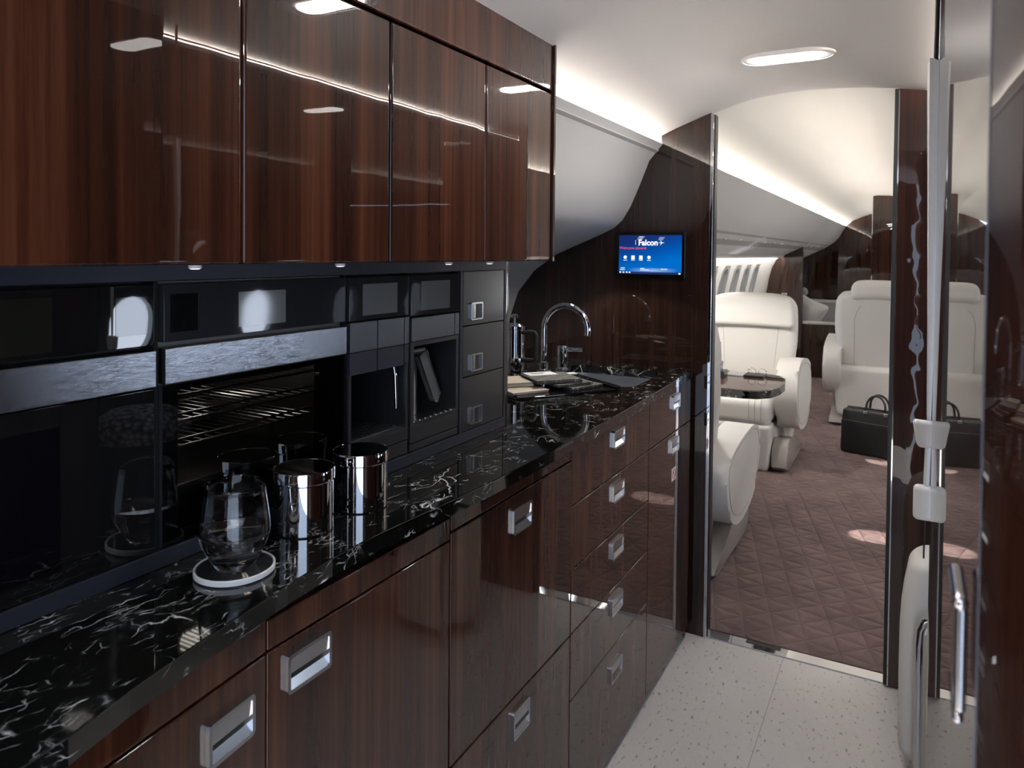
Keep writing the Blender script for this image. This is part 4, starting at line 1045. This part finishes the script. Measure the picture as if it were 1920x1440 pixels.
obj('stem', tube(NB(), [(-.955, 4.05, TZ+.002), (-.957, 4.05, TZ+.06), (-.95, 4.05, TZ+.12)], [.006, .004, .009], 10), CHROME, t)
t = thing('black_case', (-.90, 3.90, TZ), 'small black box on the cabin table next to the chrome cup', 'box')
obj('box', rbox(NB(), (-.905, 3.90, TZ+.019), (.050, .045, .0175), .004, 3, 2), BLACKGL2, t)
t = thing('magazine', (-.80, 4.04, TZ), 'thin pale magazine lying on the cabin table', 'magazine')
obj('pages', box(NB(), -.87, -.78, 3.96, 4.09, TZ+.0015, TZ+.0065, .001), CARD, t)
t = thing('notebook', (-.75, 3.98, TZ), 'dark notebook lying on the cabin table, right of the magazine', 'notebook')
obj('cover', box(NB(), -.775, -.675, 3.95, 4.06, TZ+.0015, TZ+.013, .002), BLACKPL, t)
t = thing('pen', (-.63, 3.98, TZ), 'slim black pen lying at the right end of the cabin table', 'pen')
obj('barrel', tube(NB(), [(-.665, 3.97, TZ+.006), (-.575, 3.965, TZ+.006)], [.0042, .003], 8), BLACKPL, t)
t = thing('spectacles', (-.68, 4.0, TZ), 'wire-framed glasses lying on the notebook on the cabin table', 'glasses')
bm = NB()
for s in (-1, 1): tube(bm, [(-.715+s*.026+.02*math.cos(a), 4.0, TZ+.031+.014*math.sin(a)) for a in [i*PI/8 for i in range(16)]], .0012, 6, closed=True); tube(bm, [(-.715+s*.046, 4.0, TZ+.036), (-.715+s*.044, 4.10-.01, TZ+.018)], .0012, 6)
obj('wire_frame', bm, SATIN, t)

# briefcase
MBg = Matrix.Translation((-.185, 5.285, 0)) @ Matrix.Rotation(math.radians(-16), 4, 'Z')
bg_ = thing('briefcase', (-.185, 5.285, .006), 'black leather briefcase with two round handles standing on the carpet behind the seat', 'bag')
obj('body', rbox(NB(), (0, 0, .152), (.215, .055, .144), .022, 8, 4, M=MBg, fn=lambda q: (q.x*(1-.025*q.z/.14), q.y*(1-.35*max(0, q.z/.144)), q.z+.006*math.cos(q.x*9))), LEATHER_B, bg_)
bm = NB(); rbox(bm, (0, -.0555, .118), (.207, .006, .105), .005, 6, 2, M=MBg); obj('front_pocket', bm, LEATHER_B, bg_)
bm = NB(); tube(bm, [MBg @ Vector((-.19+i*.0475, 0, .302+.005*math.cos((-.19+i*.0475)*9))) for i in range(9)], .005, 8); obj('zip', bm, BLACKPL, bg_)
for s in (-1, 1):
    P = [MBg @ Vector((-.062, s*.042, .262)), MBg @ Vector((-.062, s*.040, .30))]+[MBg @ Vector((-.058*math.cos(a), s*(.038-.012*math.sin(a)), .325+.072*math.sin(a))) for a in [PI*i/14 for i in range(15)]]+[MBg @ Vector((.062, s*.040, .30)), MBg @ Vector((.062, s*.042, .262))]
    hd_ = obj('handle', tube(NB(), P, .0072, 10), LEATHER_B, bg_)
    bm = NB()
    for u in (-.062, .062): rbox(bm, (u, s*.044, .285), (.013, .006, .012), .004, 2, 2, M=MBg)
    obj('handle_ring', bm, SATIN, hd_)

# service panels under the overhead lining
def on_lin(a, y, off=.0):
    """a in 0..1 along (-.96,1.4535)->(-1.1,1.37), offset into the cabin"""
    p, q = Vector((-1.0+.05, 1.425+.034)), Vector((-1.1, 1.37)); d_ = (q-p); nrm = Vector((.0+(-d_.y), d_.x)).normalized()
    if nrm.y > 0: nrm = -nrm
    r = p+d_*a+nrm*off; return (r.x, y, r.y)
for k, (y0, y1, lb) in enumerate(((3.1, 5.62, 'grey service panel with lights above the facing seats, left overhead lining'), (5.70, 8.27, 'grey service panel farther along the left overhead lining, before the wood partition'), (8.45, 10.2, 'grey service panel beyond the wood partition on the left overhead lining'))):
    t = thing('service_panel', on_lin(.5, (y0+y1)/2), lb, 'panel', 'overhead service panels')
    bm = NB(); V = [[bm.verts.new(on_lin(a, y, o)) for (a, y) in ((.12, y0), (.12, y1), (.92, y1), (.92, y0))] for o in (.0085, -.001)]
    bm.faces.new(V[0]); bm.faces.new(V[1][::-1])
    for i in range(4): bm.faces.new((V[0][i], V[0][(i+1) % 4], V[1][(i+1) % 4], V[1][i]))
    obj('panel', bm, GREYPSU, t, smooth=False)
    n = int((y1-y0)/.42)
    for j in range(n):
        y = y0+.22+j*.42; bm = NB(); c = Vector(on_lin(.5, y, .0095)); 
        tube(bm, [c+Vector((0, 0, .004)), c+Vector((.001, 0, -.006))], .016, 12)
        obj('air_vent' if j % 2 else 'reading_light', bm, SATIN if j % 2 else COASTW, t)
for (y, lb) in ((3.80, 'small grey speaker grille on the left cabin overhead lining, nearest'), (6.32, 'small grey speaker grille on the left cabin overhead lining, middle'), (9.16, 'small grey speaker grille on the left cabin overhead lining, farthest')):
    t = thing('speaker_grille', (-.88, y, 1.52), lb, 'speaker', 'speaker grilles on the overhead lining')
    nrm = Vector((.065, .06)).normalized(); bm = NB(); P = []
    for o in (.003, -.001):
        P.append([bm.verts.new((-.89+a*.06+o*.73, y+b_, 1.5125+a*.065-o*.68)) for a, b_ in ((-.35, -.05), (-.35, .05), (.35, .05), (.35, -.05))])
    bm.faces.new(P[0]); bm.faces.new(P[1][::-1])
    for i in range(4): bm.faces.new((P[0][i], P[0][(i+1) % 4], P[1][(i+1) % 4], P[1][i]))
    obj('grille', bm, GREYPSU, t, smooth=False)

# partitions and aft bulkhead
def lin_poly(x_in):
    P = [p for p in C_LIN if p[0] < x_in-.005]+C_SIDE[1:]
    (xa, za), (xb, zb) = next(((a, b_) for a, b_ in zip(C_LIN, C_LIN[1:]) if b_[0] <= x_in <= a[0]))
    ztop = za+(zb-za)*(x_in-xa)/(xb-xa)
    return [(x_in, .006), (x_in, ztop)]+P[:-1]+[(-1.27, .006)]
pt = thing('wood_partition', (-1.2, 8.315, 0), 'narrow glossy wood partition on the left beyond the seat facing the viewer', 'partition')
obj('panel', prism(NB(), lin_poly(-1.035), 'y', 8.30, 8.33), WOOD_FAR, pt)
obj('edge_trim', box(NB(), -1.037, -1.030, 8.296, 8.334, .006, 1.36), BLACKPL, pt)
outl = [(-1.27, .006)]+list(reversed(C_SIDE[1:-1]))+list(reversed(C_LIN))+[p for p in full if -.80 < p[0] < .20]+mir(C_LIN)+mir(C_SIDE[1:-1])+[(.67, .006)]
ab = thing('aft_bulkhead', (-.3, 10.39, 0), 'dark glossy wood bulkhead closing the far end of the cabin', 'bulkhead')
obj('panel', prism(NB(), outl, 'y', 10.37, 10.39), WOOD_FAR, ab)
for x in (-.98, -.66): obj('seam_strip', box(NB(), x-.004, x+.004, 10.364, 10.370, .01, 1.62 if x > -.8 else 1.40), GAP, ab)
obj('door', box(NB(), -.64, -.02, 10.352, 10.369, .01, 1.66, .004), WOOD_FAR, ab)
rp = thing('wood_partition', (0, 7.5, 0), 'wide glossy wood partition behind the grey-looking seat on the right', 'partition')
P = [(-.335, .006), (-.335, 1.858)]+[p for p in full if -.335 < p[0] < .20]+mir(C_LIN)+mir(C_SIDE[1:-1])+[(.67, .006)]
obj('panel', prism(NB(), P, 'y', 7.50, 7.53), WOOD_FAR, rp)
obj('edge_trim', box(NB(), -.342, -.335, 7.497, 7.533, .006, 1.855), CHROME, rp)

# divan behind the partition
dv = thing('divan', (-1.0, 9.2, 0), 'cream divan behind a wooden end panel, far left of the cabin', 'sofa')
obj('end_panel', box(NB(), -1.34, -.60, 8.336, 8.37, .008, .572, .004), WOOD_DARK, dv)
obj('end_rail', box(NB(), -1.36, -.595, 8.334, 8.385, .573, .602, .008), LEATHER, dv)
obj('seat_cushion', rbox(NB(), (-1.0, 9.3, .36), (.33, .90, .10), .05, 6, 4), LEATHER, dv)
obj('base', box(NB(), -1.32, -.68, 8.40, 10.2, .008, .26, .01), WOOD_DARK, dv)
obj('backrest', rbox(NB(), (-1.27, 9.3, .62), (.07, .90, .17), .05, 6, 4), LEATHER, dv)
t = thing('ledge', (-1.0, 10.2, 0), 'pale ledge with a dark slot in front of the aft bulkhead', 'shelf')
obj('top', box(NB(), -1.34, -.50, 10.20, 10.34, .70, .735, .006), LEATHER, t); obj('front', box(NB(), -1.33, -.52, 10.23, 10.34, .01, .70), GREYPSU, t); obj('slot', box(NB(), -1.0, -.86, 10.26, 10.30, .7352, .737), GAP, t)
t = thing('throw_pillow', (-1.02, 8.62, .46), 'white patterned throw pillow leaning at the divan end', 'pillow')
MPi = Matrix.Translation((-1.03, 8.58, .665)) @ Matrix.Rotation(.45, 4, 'Y') @ Matrix.Rotation(.25, 4, 'X')
def pf(q): k = 1-.55*max(abs(q.x)/.19, abs(q.z)/.19)**2.2; return (q.x*(1-.10*(1-abs(q.z)/.19)), q.y*k*1.6, q.z*(1-.10*(1-abs(q.x)/.19)))
obj('cushion', rbox(NB(), (0, 0, 0), (.19, .07, .19), .05, 8, 4, M=MPi, fn=pf), CLOTHW, t)
t = thing('bolster', (-1.12, 8.60, .8), 'small grey round bolster above the white pillow', 'pillow')
obj('cushion', rbox(NB(), (-1.10, 8.60, .905), (.09, .050, .050), .05, 5, 5), LEATHER_G, t)

def seat_spot(loc, to, e, parent=None):  # fill spots added to brighten the left-hand seats
    l = bpy.data.lights.new('seat_fill_beam', 'SPOT'); o = bpy.data.objects.new('seat_fill_beam', l); COL.objects.link(o)
    o.location = loc; o.rotation_euler = (Vector(to)-Vector(loc)).to_track_quat('-Z', 'Y').to_euler(); l.energy = e; l.spot_size = 1.5; l.spot_blend = .6; l.shadow_soft_size = .025; l.color = (1, .95, .88)
seat_spot((-1.02, 4.25, 1.385), (-.95, 4.75, .5), 26)
seat_spot((-1.02, 3.7, 1.385), (-.85, 3.0, .5), 14)


# knitted hamper in the right-hand recess, seen mirrored in the oven door
def knit():
    m, nt, p = nm('blue_grey_knit'); g = N(nt, 'ShaderNodeNewGeometry')
    v = N(nt, 'ShaderNodeTexVoronoi'); v.inputs['Scale'].default_value = 62; nt.links.new(g.outputs['Position'], v.inputs['Vector'])
    r = ramp(nt, [(.25, (.42, .44, .55)), (.7, (.03, .03, .05))]); nt.links.new(v.outputs['Distance'], r.inputs[0]); nt.links.new(r.outputs[0], p.inputs['Base Color'])
    b = N(nt, 'ShaderNodeBump'); b.inputs['Strength'].default_value = .8; b.inputs['Distance'].default_value = .004; b.invert = True
    nt.links.new(v.outputs['Distance'], b.inputs['Height']); nt.links.new(b.outputs[0], p.inputs['Normal']); setp(p, rough=.8); return m
kh = thing('knitted_hamper', (.45, 1.40, 0), 'blue grey knitted round hamper, seen only as a reflection in the microwave door', 'basket')
obj('lid', lathe(NB(), [(.135, .735), (.14, .76), (.13, .79), (.09, .815), (.03, .826), (0, .827)], (.45, 1.40, 0), 40), knit(), kh)
obj('body', lathe(NB(), [(0, .002), (.12, .002), (.13, .02), (.135, .40), (.132, .733), (0, .733)], (.45, 1.40, 0), 40), LEATHER_B, kh)
